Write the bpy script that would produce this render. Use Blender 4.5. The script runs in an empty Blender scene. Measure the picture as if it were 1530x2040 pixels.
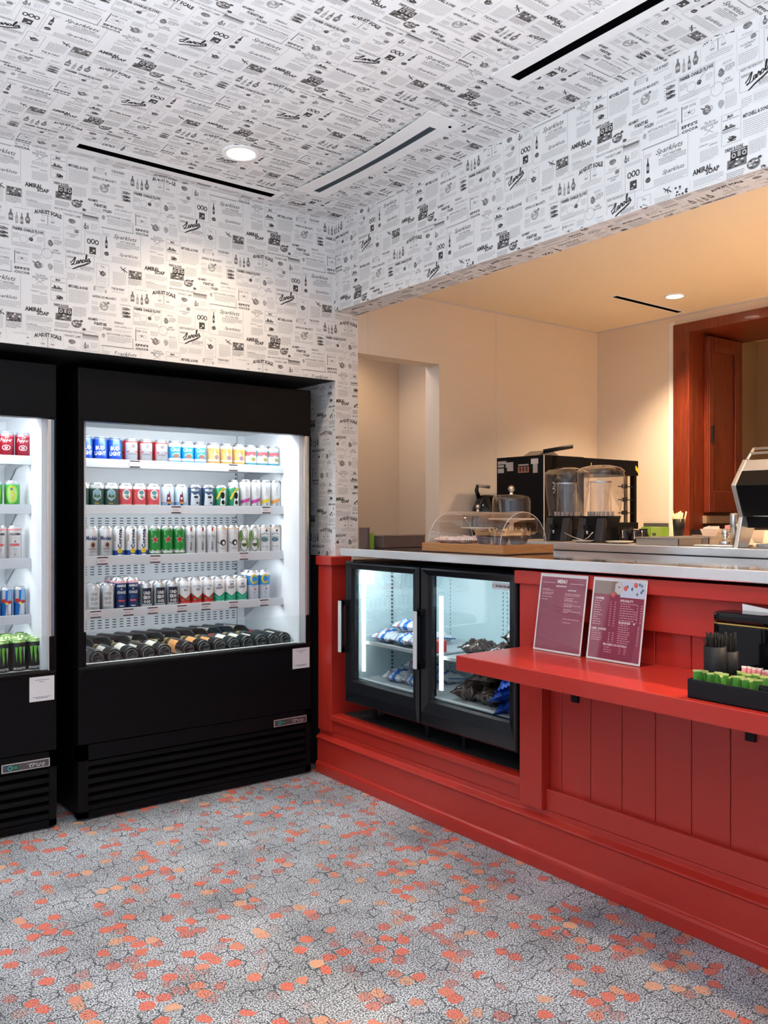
import bpy, math, random
import numpy as np
from mathutils import Vector, Matrix

SC = bpy.context.scene
COL = SC.collection
RND = random.Random(11)
PI = math.pi

# ------------------------------------------------------------------ materials
def _nodes(name):
    m = bpy.data.materials.new(name); m.use_nodes = True
    nt = m.node_tree
    return m, nt, nt.nodes['Principled BSDF']

def mat(name, col, rough=0.5, metal=0.0, spec=0.5, emit=0, var=0.04, nscale=30.0, bump=0.0, coat=0.0, rvar=0.0, bscale=None):
    """principled surface with a faint procedural mottling"""
    m, nt, b = _nodes(name)
    c = (*col, 1)
    b.inputs['Base Color'].default_value = c
    b.inputs['Roughness'].default_value = rough
    b.inputs['Metallic'].default_value = metal
    b.inputs['Specular IOR Level'].default_value = spec
    b.inputs['Coat Weight'].default_value = coat
    b.inputs['Coat Roughness'].default_value = 0.08
    if emit:
        b.inputs['Emission Color'].default_value = c
        b.inputs['Emission Strength'].default_value = emit
    if var or bump or rvar:
        tc = nt.nodes.new('ShaderNodeTexCoord')
        nz = nt.nodes.new('ShaderNodeTexNoise'); nz.inputs['Scale'].default_value = nscale; nz.inputs['Detail'].default_value = 3
        nt.links.new(tc.outputs['Object'], nz.inputs['Vector'])
        if var:
            mx = nt.nodes.new('ShaderNodeMixRGB')
            mx.inputs[1].default_value = (*[min(1, v*(1+var)) for v in col], 1)
            mx.inputs[2].default_value = (*[v*(1-var) for v in col], 1)
            nt.links.new(nz.outputs['Fac'], mx.inputs[0]); nt.links.new(mx.outputs[0], b.inputs['Base Color'])
        if rvar:
            mr = nt.nodes.new('ShaderNodeMapRange')
            mr.inputs['To Min'].default_value = max(0.02, rough-rvar); mr.inputs['To Max'].default_value = rough+rvar
            nt.links.new(nz.outputs['Fac'], mr.inputs['Value']); nt.links.new(mr.outputs[0], b.inputs['Roughness'])
        if bump:
            n2 = nt.nodes.new('ShaderNodeTexNoise'); n2.inputs['Scale'].default_value = bscale or nscale*4; n2.inputs['Detail'].default_value = 4
            nt.links.new(tc.outputs['Object'], n2.inputs['Vector'])
            bp = nt.nodes.new('ShaderNodeBump'); bp.inputs['Strength'].default_value = bump; bp.inputs['Distance'].default_value = 0.004
            nt.links.new(n2.outputs['Fac'], bp.inputs['Height']); nt.links.new(bp.outputs[0], b.inputs['Normal'])
    return m

def glass(name, tint=(1, 1, 1), ior=1.45, rough=0.0, boost=1.0, spec=(1, 1, 1)):
    """thin clear sheet: Fresnel mix of see-through and mirror"""
    m = bpy.data.materials.new(name); m.use_nodes = True
    nt = m.node_tree; nt.nodes.clear()
    out = nt.nodes.new('ShaderNodeOutputMaterial')
    mix = nt.nodes.new('ShaderNodeMixShader')
    tr = nt.nodes.new('ShaderNodeBsdfTransparent'); tr.inputs[0].default_value = (*tint, 1)
    gl = nt.nodes.new('ShaderNodeBsdfGlossy'); gl.inputs['Roughness'].default_value = rough; gl.inputs[0].default_value = (*spec, 1)
    fr = nt.nodes.new('ShaderNodeFresnel')
    ge = nt.nodes.new('ShaderNodeNewGeometry'); mr = nt.nodes.new('ShaderNodeMapRange')   # the far face of a sheet reflects like the near one
    mr.inputs['To Min'].default_value = ior; mr.inputs['To Max'].default_value = 1/ior
    nt.links.new(ge.outputs['Backfacing'], mr.inputs['Value']); nt.links.new(mr.outputs[0], fr.inputs['IOR'])
    mm = nt.nodes.new('ShaderNodeMath'); mm.operation = 'MULTIPLY'; mm.inputs[1].default_value = boost; mm.use_clamp = True
    nt.links.new(fr.outputs[0], mm.inputs[0]); nt.links.new(mm.outputs[0], mix.inputs[0])
    nt.links.new(tr.outputs[0], mix.inputs[1]); nt.links.new(gl.outputs[0], mix.inputs[2]); nt.links.new(mix.outputs[0], out.inputs[0])
    return m

def emission(name, col, st):
    m = bpy.data.materials.new(name); m.use_nodes = True
    nt = m.node_tree; nt.nodes.clear()
    out = nt.nodes.new('ShaderNodeOutputMaterial'); e = nt.nodes.new('ShaderNodeEmission')
    e.inputs[0].default_value = (*col, 1); e.inputs[1].default_value = st
    nt.links.new(e.outputs[0], out.inputs[0]); return m

def wood(name, c1, c2, rough=0.35, scale=(18, 18, 1.2), dist=3.0):
    m, nt, b = _nodes(name)
    tc = nt.nodes.new('ShaderNodeTexCoord'); mp = nt.nodes.new('ShaderNodeMapping'); mp.inputs['Scale'].default_value = scale
    nz = nt.nodes.new('ShaderNodeTexNoise'); nz.inputs['Scale'].default_value = 2.2; nz.inputs['Detail'].default_value = 6; nz.inputs['Distortion'].default_value = dist
    cr = nt.nodes.new('ShaderNodeValToRGB'); cr.color_ramp.elements[0].color = (*c1, 1); cr.color_ramp.elements[1].color = (*c2, 1)
    cr.color_ramp.elements[0].position = 0.3; cr.color_ramp.elements[1].position = 0.7
    nt.links.new(tc.outputs['Object'], mp.inputs[0]); nt.links.new(mp.outputs[0], nz.inputs['Vector'])
    nt.links.new(nz.outputs['Fac'], cr.inputs[0]); nt.links.new(cr.outputs[0], b.inputs['Base Color'])
    b.inputs['Roughness'].default_value = rough; b.inputs['Coat Weight'].default_value = 0.15
    return m

def brushed(name, col, rough=0.28, scale=(2, 2, 160), metal=1):
    m, nt, b = _nodes(name)
    b.inputs['Base Color'].default_value = (*col, 1); b.inputs['Metallic'].default_value = metal
    tc = nt.nodes.new('ShaderNodeTexCoord'); mp = nt.nodes.new('ShaderNodeMapping'); mp.inputs['Scale'].default_value = scale
    nz = nt.nodes.new('ShaderNodeTexNoise'); nz.inputs['Scale'].default_value = 3; nz.inputs['Detail'].default_value = 4
    mr = nt.nodes.new('ShaderNodeMapRange'); mr.inputs['To Min'].default_value = rough-0.08; mr.inputs['To Max'].default_value = rough+0.08
    nt.links.new(tc.outputs['Object'], mp.inputs[0]); nt.links.new(mp.outputs[0], nz.inputs['Vector'])
    nt.links.new(nz.outputs['Fac'], mr.inputs['Value']); nt.links.new(mr.outputs[0], b.inputs['Roughness'])
    return m

def carpet():
    m, nt, b = _nodes('carpet'); N = nt.nodes.new; L = nt.links.new
    tc = N('ShaderNodeTexCoord')
    wn = N('ShaderNodeTexNoise'); wn.inputs['Scale'].default_value = 45; wn.inputs['Detail'].default_value = 3
    L(tc.outputs['Object'], wn.inputs['Vector'])
    off = N('ShaderNodeVectorMath'); off.operation = 'SUBTRACT'; off.inputs[1].default_value = (.5, .5, .5)
    L(wn.outputs['Color'], off.inputs[0])
    sc = N('ShaderNodeVectorMath'); sc.operation = 'SCALE'; sc.inputs['Scale'].default_value = 0.022
    L(off.outputs[0], sc.inputs[0])
    ad = N('ShaderNodeVectorMath'); ad.operation = 'ADD'; L(tc.outputs['Object'], ad.inputs[0]); L(sc.outputs[0], ad.inputs[1])
    S = 20.0
    v1 = N('ShaderNodeTexVoronoi'); v1.voronoi_dimensions = '2D'; v1.inputs['Scale'].default_value = S; v1.inputs['Randomness'].default_value = 0.8
    ve = N('ShaderNodeTexVoronoi'); ve.voronoi_dimensions = '2D'; ve.feature = 'DISTANCE_TO_EDGE'; ve.inputs['Scale'].default_value = S; ve.inputs['Randomness'].default_value = 0.8
    L(ad.outputs[0], v1.inputs['Vector']); L(ad.outputs[0], ve.inputs['Vector'])
    # grey yarn speckle
    sp = N('ShaderNodeTexNoise'); sp.inputs['Scale'].default_value = 210; sp.inputs['Detail'].default_value = 2
    L(tc.outputs['Object'], sp.inputs['Vector'])
    big = N('ShaderNodeTexNoise'); big.inputs['Scale'].default_value = 3.0; big.inputs['Detail'].default_value = 3
    L(tc.outputs['Object'], big.inputs['Vector'])
    rs = N('ShaderNodeValToRGB'); e = rs.color_ramp.elements
    e[0].position = .40; e[0].color = (.065, .069, .078, 1); e[1].position = .60; e[1].color = (.74, .80, .87, 1)
    L(sp.outputs['Fac'], rs.inputs[0])
    tone = N('ShaderNodeMapRange'); tone.inputs['From Min'].default_value = .3; tone.inputs['From Max'].default_value = .7; tone.inputs['To Min'].default_value = .62; tone.inputs['To Max'].default_value = 1.15
    L(big.outputs['Fac'], tone.inputs['Value'])
    g = N('ShaderNodeMixRGB'); g.blend_type = 'MULTIPLY'; g.inputs[0].default_value = 1
    L(rs.outputs[0], g.inputs[1]); L(tone.outputs[0], g.inputs[2])
    # dark crackle between the pebbles, broken up by noise
    cn = N('ShaderNodeTexNoise'); cn.inputs['Scale'].default_value = 14; L(tc.outputs['Object'], cn.inputs['Vector'])
    th = N('ShaderNodeMapRange'); th.inputs['From Min'].default_value = .4; th.inputs['From Max'].default_value = .65; th.inputs['To Min'].default_value = 0.0; th.inputs['To Max'].default_value = .06
    L(cn.outputs['Fac'], th.inputs['Value'])
    lt = N('ShaderNodeMath'); lt.operation = 'LESS_THAN'; L(ve.outputs['Distance'], lt.inputs[0]); L(th.outputs[0], lt.inputs[1])
    lm = N('ShaderNodeMath'); lm.operation = 'MULTIPLY'; lm.inputs[1].default_value = .72; L(lt.outputs[0], lm.inputs[0])
    ck = N('ShaderNodeMixRGB'); L(lm.outputs[0], ck.inputs[0]); L(g.outputs[0], ck.inputs[1]); ck.inputs[2].default_value = (.03, .032, .04, 1)
    # coral and peach dots in some of the pebbles
    sep = N('ShaderNodeSeparateColor'); L(v1.outputs['Color'], sep.inputs[0])
    cl = N('ShaderNodeTexNoise'); cl.inputs['Scale'].default_value = 2.6; cl.inputs['Detail'].default_value = 1; L(tc.outputs['Object'], cl.inputs['Vector'])
    ct = N('ShaderNodeMapRange'); ct.inputs['From Min'].default_value = .3; ct.inputs['From Max'].default_value = .7; ct.inputs['To Min'].default_value = .74; ct.inputs['To Max'].default_value = .50
    L(cl.outputs['Fac'], ct.inputs['Value'])
    pick = N('ShaderNodeMath'); pick.operation = 'GREATER_THAN'; L(sep.outputs['Red'], pick.inputs[0]); L(ct.outputs[0], pick.inputs[1])
    dd = N('ShaderNodeMath'); dd.operation = 'LESS_THAN'; dd.inputs[1].default_value = .47; L(v1.outputs['Distance'], dd.inputs[0])
    dot = N('ShaderNodeMath'); dot.operation = 'MULTIPLY'; L(pick.outputs[0], dot.inputs[0]); L(dd.outputs[0], dot.inputs[1])
    # worn dots let grey yarn through
    wear = N('ShaderNodeMath'); wear.operation = 'MULTIPLY_ADD'; wear.inputs[1].default_value = .42; wear.inputs[2].default_value = .24; L(sep.outputs['Green'], wear.inputs[0])
    wf = N('ShaderNodeMath'); wf.operation = 'GREATER_THAN'; L(sp.outputs['Fac'], wf.inputs[0]); L(wear.outputs[0], wf.inputs[1])
    fac = N('ShaderNodeMath'); fac.operation = 'MULTIPLY'; L(dot.outputs[0], fac.inputs[0]); L(wf.outputs[0], fac.inputs[1])
    f2 = N('ShaderNodeMath'); f2.operation = 'MULTIPLY'; f2.inputs[1].default_value = .82; L(fac.outputs[0], f2.inputs[0])
    dc = N('ShaderNodeValToRGB'); e = dc.color_ramp.elements
    e[0].position = .62; e[0].color = (.72, .15, .085, 1); e[1].position = .9; e[1].color = (.74, .38, .22, 1)
    L(sep.outputs['Blue'], dc.inputs[0])
    fin = N('ShaderNodeMixRGB'); L(f2.outputs[0], fin.inputs[0]); L(ck.outputs[0], fin.inputs[1]); L(dc.outputs[0], fin.inputs[2])
    L(fin.outputs[0], b.inputs['Base Color'])
    b.inputs['Roughness'].default_value = 1; b.inputs['Specular IOR Level'].default_value = .1
    bp = N('ShaderNodeBump'); bp.inputs['Strength'].default_value = .6; bp.inputs['Distance'].default_value = .004
    L(sp.outputs['Fac'], bp.inputs['Height']); L(bp.outputs[0], b.inputs['Normal'])
    return m

M = {}
M['paper'] = mat('wallpaper', (.80, .79, .785), .75, var=.02, nscale=6, bump=.03, bscale=200)
INK = [mat('ink_black', (.050, .046, .044), .7), mat('ink_dark', (.18, .17, .165), .7), mat('ink_grey', (.40, .39, .385), .7), mat('ink_pale', (.52, .51, .505), .7)]
M['carpet'] = carpet()
M['beige'] = mat('cream_paint', (.74, .635, .53), .6, var=.02, nscale=5, bump=.04, bscale=300)
M['beigeceil'] = mat('cream_ceiling_paint', (.84, .71, .54), .65, var=.02, nscale=5)
M['white'] = mat('white_paint', (.8, .8, .8), .45)
M['trimwhite'] = mat('white_trim', (.86, .85, .84), .4)
M['red'] = mat('red_satin_paint', (.45, .027, .0175), .34, var=.06, nscale=4, coat=.16, bump=.03, bscale=120)
M['black'] = mat('black_powder_coat', (.0035, .0035, .0045), .42, spec=.13, var=.1, nscale=60, bump=.05, bscale=600)
M['doorblack'] = mat('semi_gloss_black', (.010, .011, .014), .24, spec=.5)
M['blackm'] = mat('matt_black', (.007, .007, .009), .55, spec=.25)
M['void'] = mat('unlit_slot', (.002, .002, .0025), 1, spec=0, var=0)  # flat near-black standing in for the unlit depth of vent slots
M['blackg'] = mat('gloss_black', (.004, .004, .006), .07, spec=.4)
M['dark'] = mat('dark_lining_and_shade', (.015, .015, .015), .8)  # near-black: dark linings, plus shade painted onto the alcove
M['liner'] = mat('white_liner', (.80, .83, .86), .35, var=.02)
M['liner2'] = mat('pale_liner', (.62, .74, .76), .3, var=.02)
M['slot'] = mat('slot_shadow_gap', (.03, .045, .06), .8)
M['rail'] = mat('grey_price_rail', (.43, .45, .48), .4, var=.02)
M['tag'] = mat('price_tag', (.62, .58, .60), .5)
M['steel'] = brushed('brushed_steel', (.94, .95, .97), .22, (2, 160, 2), .72)
M['steelv'] = brushed('steel', (.7, .7, .7), .22, (60, 60, 3))
M['chrome'] = mat('chrome', (.82, .82, .82), .08, 1, var=0.02)
M['silver'] = mat('satin_silver', (.72, .70, .68), .38, .7)
M['bartop'] = mat('polished_dark_bar_top', (.035, .030, .028), .06, spec=.9, coat=.6, var=.1)
M['glass'] = glass('door_glass', (.93, .97, .97), 1.5, 0, 2.4)
M['clearglass'] = glass('low_front_glass', (.97, .99, .99), 1.45, 0, .7)
M['acrylic'] = glass('clear_acrylic', (.97, .97, .98), 1.45, 0, 1.7)
M['jar'] = glass('clear_plastic', (.93, .92, .92), 1.42, .02, 2.0)
M['cherry'] = wood('cherry_wood', (.105, .013, .004), (.20, .032, .009), .32)
M['oak'] = wood('oak_board', (.42, .17, .05), (.56, .26, .09), .4, (3, 1, 20))
M['tan'] = mat('tan_wall_paint', (.34, .22, .12), .7)
M['granite'] = mat('granite', (.38, .25, .16), .3, var=.5, nscale=120)
M['led'] = emission('led_tube', (.92, .97, 1.0), 3.5)
M['lamp'] = emission('warm_lamp', (1.0, .88, .72), 14.0)
M['cardw'] = mat('white_card', (.78, .78, .80), .6)
M['clearsky'] = glass('window_glass', (.98, 1, 1), 1.5)
M['brown'] = mat('dark_brown_card', (.10, .055, .05), .6)

_cm = {}
def cm(r, g, b, rough=.35, metal=.25):
    k = (r, g, b, rough, metal)
    if k not in _cm:
        _cm[k] = mat('print_%d_%d_%d' % (r*255, g*255, b*255), (r, g, b), rough, metal, var=.02, nscale=80)
    return _cm[k]

# ------------------------------------------------------------------ mesh builder
class MB:
    def __init__(s):
        s.v = []; s.f = []; s.m = []; s.s = []; s.mats = []
    def mi(s, m):
        if isinstance(m, int): return m
        for i, x in enumerate(s.mats):
            if x is m: return i
        s.mats.append(m); return len(s.mats)-1
    def add(s, vs, fs, m, smooth=False):
        k = len(s.v); i = s.mi(m)
        s.v.extend(vs)
        for f in fs:
            s.f.append(tuple(a+k for a in f)); s.m.append(i); s.s.append(smooth)
    def box(s, x0, x1, y0, y1, z0, z1, m):
        vs = [(x, y, z) for z in (z0, z1) for y in (y0, y1) for x in (x0, x1)]
        s.add(vs, [(0, 2, 3, 1), (4, 5, 7, 6), (0, 1, 5, 4), (2, 6, 7, 3), (0, 4, 6, 2), (1, 3, 7, 5)], m)
        return s
    def quad(s, a, b, c, d, m): s.add([a, b, c, d], [(0, 1, 2, 3)], m); return s
    def lathe(s, prof, m, n=24, c=(0, 0, 0), smooth=True, axis='z', a0=0, a1=2*PI):
        """prof: (r,h) pairs bottom to top; m: material or one per segment"""
        full = abs(a1-a0-2*PI) < 1e-6
        k = n if full else n+1
        vs = []
        for r, h in prof:
            for i in range(k):
                a = a0+(a1-a0)*i/n
                p = (r*math.cos(a), r*math.sin(a), h)
                if axis == 'y': p = (p[0], p[2], -p[1])
                if axis == 'x': p = (p[2], p[0], p[1])
                vs.append((c[0]+p[0], c[1]+p[1], c[2]+p[2]))
        base = len(s.v); s.v.extend(vs)
        for j in range(len(prof)-1):
            mm = s.mi(m[j] if isinstance(m, list) else m)
            for i in range(n):
                i2 = (i+1) % k
                f = [base+j*k+i, base+j*k+i2, base+(j+1)*k+i2, base+(j+1)*k+i]
                s.f.append(tuple(f)); s.m.append(mm); s.s.append(smooth)
        return s
    def prism(s, poly, axis, a0, a1, m):
        """extrude a 2D outline: axis 'y' takes (x,z), 'x' takes (y,z), 'z' takes (x,y)"""
        def P(p, a):
            return (p[0], a, p[1]) if axis == 'y' else (a, p[0], p[1]) if axis == 'x' else (p[0], p[1], a)
        n = len(poly)
        vs = [P(p, a0) for p in poly]+[P(p, a1) for p in poly]
        fs = [tuple(range(n)), tuple(range(2*n-1, n-1, -1))]+[(i, i+n, (i+1) % n+n, (i+1) % n) for i in range(n)]
        s.add(vs, fs, m); return s
    def tube(s, pts, r, m, n=8, cap=True, flat=1.0):
        pts = [Vector(p) for p in pts]; rings = []
        up = Vector((0, 0, 1))
        for i, p in enumerate(pts):
            t = (pts[min(i+1, len(pts)-1)]-pts[max(i-1, 0)]).normalized()
            u = up if abs(t.dot(up)) < .95 else Vector((1, 0, 0))
            a = t.cross(u).normalized(); b = a.cross(t).normalized()
            rr = r[i] if isinstance(r, (list, tuple)) else r
            rings.append([tuple(p+a*(rr*math.cos(2*PI*k/n))+b*(rr*flat*math.sin(2*PI*k/n))) for k in range(n)])
        base = len(s.v); im = s.mi(m)
        for g in rings: s.v.extend(g)
        for j in range(len(rings)-1):
            for k in range(n):
                s.f.append((base+j*n+k, base+j*n+(k+1) % n, base+(j+1)*n+(k+1) % n, base+(j+1)*n+k)); s.m.append(im); s.s.append(True)
        if cap:
            s.f.append(tuple(base+k for k in range(n))[::-1]); s.m.append(im); s.s.append(False)
            s.f.append(tuple(base+(len(rings)-1)*n+k for k in range(n))); s.m.append(im); s.s.append(False)
        return s
    def ball(s, c, r, m, n=14, sq=(1, 1, 1)):
        prof = [(max(1e-4, r*math.cos(t)), r*math.sin(t)) for t in [(-.5+i/8)*PI for i in range(9)]]
        k = len(s.v); s.lathe(prof, m, n)
        for i in range(k, len(s.v)):
            x, y, z = s.v[i]; s.v[i] = (c[0]+x*sq[0], c[1]+y*sq[1], c[2]+z*sq[2])
        return s
    def flat(s, polys, fn, m):
        """2D polygons [(pts, faces)] mapped by fn(x,y)->3D"""
        for vs, fs in polys:
            s.add([fn(*p) for p in vs], fs, m)
        return s
    def build(s, name, parent=None, bevel=0, seg=2, label=None, cat=None, group=None, kind=None, loc=None):
        me = bpy.data.meshes.new(name); me.from_pydata(s.v, [], s.f)
        for x in s.mats: me.materials.append(x)
        me.polygons.foreach_set('material_index', s.m); me.polygons.foreach_set('use_smooth', s.s); me.update()
        o = bpy.data.objects.new(name, me); COL.objects.link(o)
        if parent is not None:
            o.parent = parent
            if parent.type == 'EMPTY': o.matrix_parent_inverse = Matrix.Translation(parent.location).inverted()
        if bevel:
            b = o.modifiers.new('edge', 'BEVEL'); b.width = bevel; b.segments = seg; b.limit_method = 'ANGLE'; b.angle_limit = .7
        return tag(o, label, cat, group, kind)

def tag(o, label=None, cat=None, group=None, kind=None):
    if label: o['label'] = label
    if cat: o['category'] = cat
    if group: o['group'] = group
    if kind: o['kind'] = kind
    return o

def thing(name, label, cat, loc=(0, 0, 0), group=None):
    o = bpy.data.objects.new(name, None); COL.objects.link(o); o.location = loc; o.empty_display_size = .05
    return tag(o, label, cat, group)

KIDS = {}
def clone(root, loc, rz=0, label=None, group=None):
    r = root.copy(); COL.objects.link(r); r.location = loc; r.rotation_euler = (0, 0, rz)
    if label: r['label'] = label
    if group: r['group'] = group
    ks = KIDS.get(root.name)
    if ks is None: ks = KIDS[root.name] = list(root.children)
    for ch in ks:
        c = ch.copy(); COL.objects.link(c); c.parent = r
    return r

# ------------------------------------------------------------------ lettering as 2D outlines
_tx = {}
def text2d(s, style='n'):
    k = (s, style)
    if k in _tx: return _tx[k]
    cu = bpy.data.curves.new('lettering', 'FONT'); cu.body = s; cu.align_x = 'CENTER'; cu.resolution_u = 2 if style in 'Sz' else 1
    if style in ('b', 'arch', 'z'): cu.offset = {'arch': .05, 'b': .04, 'z': .04}[style]
    if style == 'n': cu.offset = .014
    if style in ('i', 's'): cu.shear = .35
    if style == 's': cu.offset = .004
    if style == 'h': cu.offset = .03
    cu.space_line = .95
    ob = bpy.data.objects.new('lettering', cu)
    me = bpy.data.meshes.new_from_object(ob)
    vs = np.array([tuple(v.co)[:2] for v in me.vertices]) if len(me.vertices) else np.zeros((1, 2))
    fs = [tuple(p.vertices) for p in me.polygons]
    bpy.data.meshes.remove(me); bpy.data.objects.remove(ob); bpy.data.curves.remove(cu)
    lo = vs.min(0); hi = vs.max(0); sz = np.maximum(hi-lo, 1e-6)
    vs = (vs-(lo+hi)/2)/sz          # unit box
    _tx[k] = (vs, fs, float(sz[0]/sz[1])); return _tx[k]

def text_polys(s, x, y, w, h, style='n'):
    vs, fs, _ = text2d(s, style)
    out = []
    for a, b in vs:
        px, py = a*w, b*h
        if style == 'arch':
            py = b*h*.82+h*.36*(1-(2*a)**2)-h*.14
        if style == 'z': py += a*h*.15
        out.append((x+px, y+py))
    return [(out, fs)]

def stroke(pts, wd):
    """ribbon along a polyline, as quads"""
    P = [Vector(p) for p in pts]; L = []; Rr = []
    for i, p in enumerate(P):
        t = (P[min(i+1, len(P)-1)]-P[max(i-1, 0)]); t = t.normalized() if t.length else Vector((1, 0))
        n = Vector((-t.y, t.x)); k = wd*(.55+.45*abs(t.y))
        L.append(tuple(p+n*k/2)); Rr.append(tuple(p-n*k/2))
    return [([L[i], Rr[i], Rr[i+1], L[i+1]], [(0, 1, 2, 3)]) for i in range(len(P)-1)]

def spline(pts, n=5):
    out = []
    for i in range(len(pts)-1):
        p0 = pts[max(i-1, 0)]; p1 = pts[i]; p2 = pts[i+1]; p3 = pts[min(i+2, len(pts)-1)]
        for k in range(n):
            t = k/n
            out.append(tuple(.5*((2*p1[j])+(-p0[j]+p2[j])*t+(2*p0[j]-5*p1[j]+4*p2[j]-p3[j])*t*t+(-p0[j]+3*p1[j]-3*p2[j]+p3[j])*t**3) for j in (0, 1)))
    out.append(tuple(pts[-1])); return out

SCRIPT = [  # a hand-lettered brush word with a swash, unit box 0..1
    [(.00, .60), (.03, .68), (.10, .74), (.18, .90), (.235, 1.02), (.25, .96), (.2, .72), (.15, .52), (.09, .42), (.045, .46), (.09, .50), (.18, .43), (.27, .44), (.31, .52)],
    [(.40, .66), (.36, .70), (.315, .63), (.31, .51), (.35, .45), (.39, .54), (.41, .69), (.405, .52), (.43, .45), (.47, .54)],
    [(.47, .54), (.49, .70), (.505, .74), (.515, .65), (.56, .66), (.55, .52), (.57, .45), (.60, .50)],
    [(.66, .70), (.615, .66), (.60, .55), (.625, .46), (.67, .46), (.70, .55), (.69, .66), (.66, .70)],
    [(.74, .50), (.80, .80), (.825, 1.02), (.80, 1.08), (.775, .92), (.765, .62), (.785, .46), (.83, .52)],
    [(.94, .66), (.90, .70), (.855, .63), (.85, .51), (.89, .45), (.93, .54), (.95, .69), (.945, .52), (.97, .45), (1.0, .50)],
    [(1.02, .46), (.92, .30), (.7, .20), (.40, .14), (.10, .04), (.40, .20), (.7, .27), (.9, .36)],
]
def script_polys(x, y, w, h, slant=.28):
    out = []
    for st in SCRIPT:
        pts = [(x+(a-.5)*w, y+(b-.5)*h*.8+(a-.5)*h*.45) for a, b in st]
        out += stroke(spline(pts, 4), h*.075)
    return out

def dense(polys, mx=.006):
    """split the faces finely enough to bend round a can"""
    from mathutils.geometry import tessellate_polygon
    out = []
    for vs, fs in polys:
        tri = []
        for f in fs:
            if len(f) == 3: tri.append(tuple(vs[i] for i in f))
            else:
                pts = [Vector((vs[i][0], vs[i][1], 0)) for i in f]
                tri += [tuple(vs[f[i]] for i in t) for t in tessellate_polygon([pts])]
        V = []; F = []
        while tri:
            a, b, c = tri.pop()
            e = [(abs(a[0]-b[0]), 0), (abs(b[0]-c[0]), 1), (abs(c[0]-a[0]), 2)]; m, k = max(e)
            if m > mx:
                p, q, r = ((a, b, c), (b, c, a), (c, a, b))[k]; h = ((p[0]+q[0])/2, (p[1]+q[1])/2)
                tri += [(p, h, r), (h, q, r)]
            else:
                n = len(V); V += [a, b, c]; F.append((n, n+1, n+2))
        out.append((V, F))
    return out

def rect(x, y, w, h, nx=1, ny=1):
    vs = [(x-w/2+w*i/nx, y-h/2+h*j/ny) for j in range(ny+1) for i in range(nx+1)]
    fs = [(j*(nx+1)+i, j*(nx+1)+i+1, (j+1)*(nx+1)+i+1, (j+1)*(nx+1)+i) for j in range(ny) for i in range(nx)]
    return [(vs, fs)]
def ell(x, y, rx, ry, n=14, a0=0, a1=2*PI):
    return [([(x, y)]+[(x+rx*math.cos(a0+(a1-a0)*i/n), y+ry*math.sin(a0+(a1-a0)*i/n)) for i in range(n+1)], [(0, i+1, i+2) for i in range(n)])]
def ring(x, y, rx, ry, t, n=18, a0=0, a1=2*PI):
    vs = []; fs = []
    for i in range(n+1):
        a = a0+(a1-a0)*i/n
        vs += [(x+rx*math.cos(a), y+ry*math.sin(a)), (x+(rx-t)*math.cos(a), y+(ry-t)*math.sin(a))]
    fs = [(2*i, 2*i+1, 2*i+3, 2*i+2) for i in range(n)]
    return [(vs, fs)]
def pol(*pts): return [(list(pts), [tuple(range(len(pts)))])]

EXPO = 0.32
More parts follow.
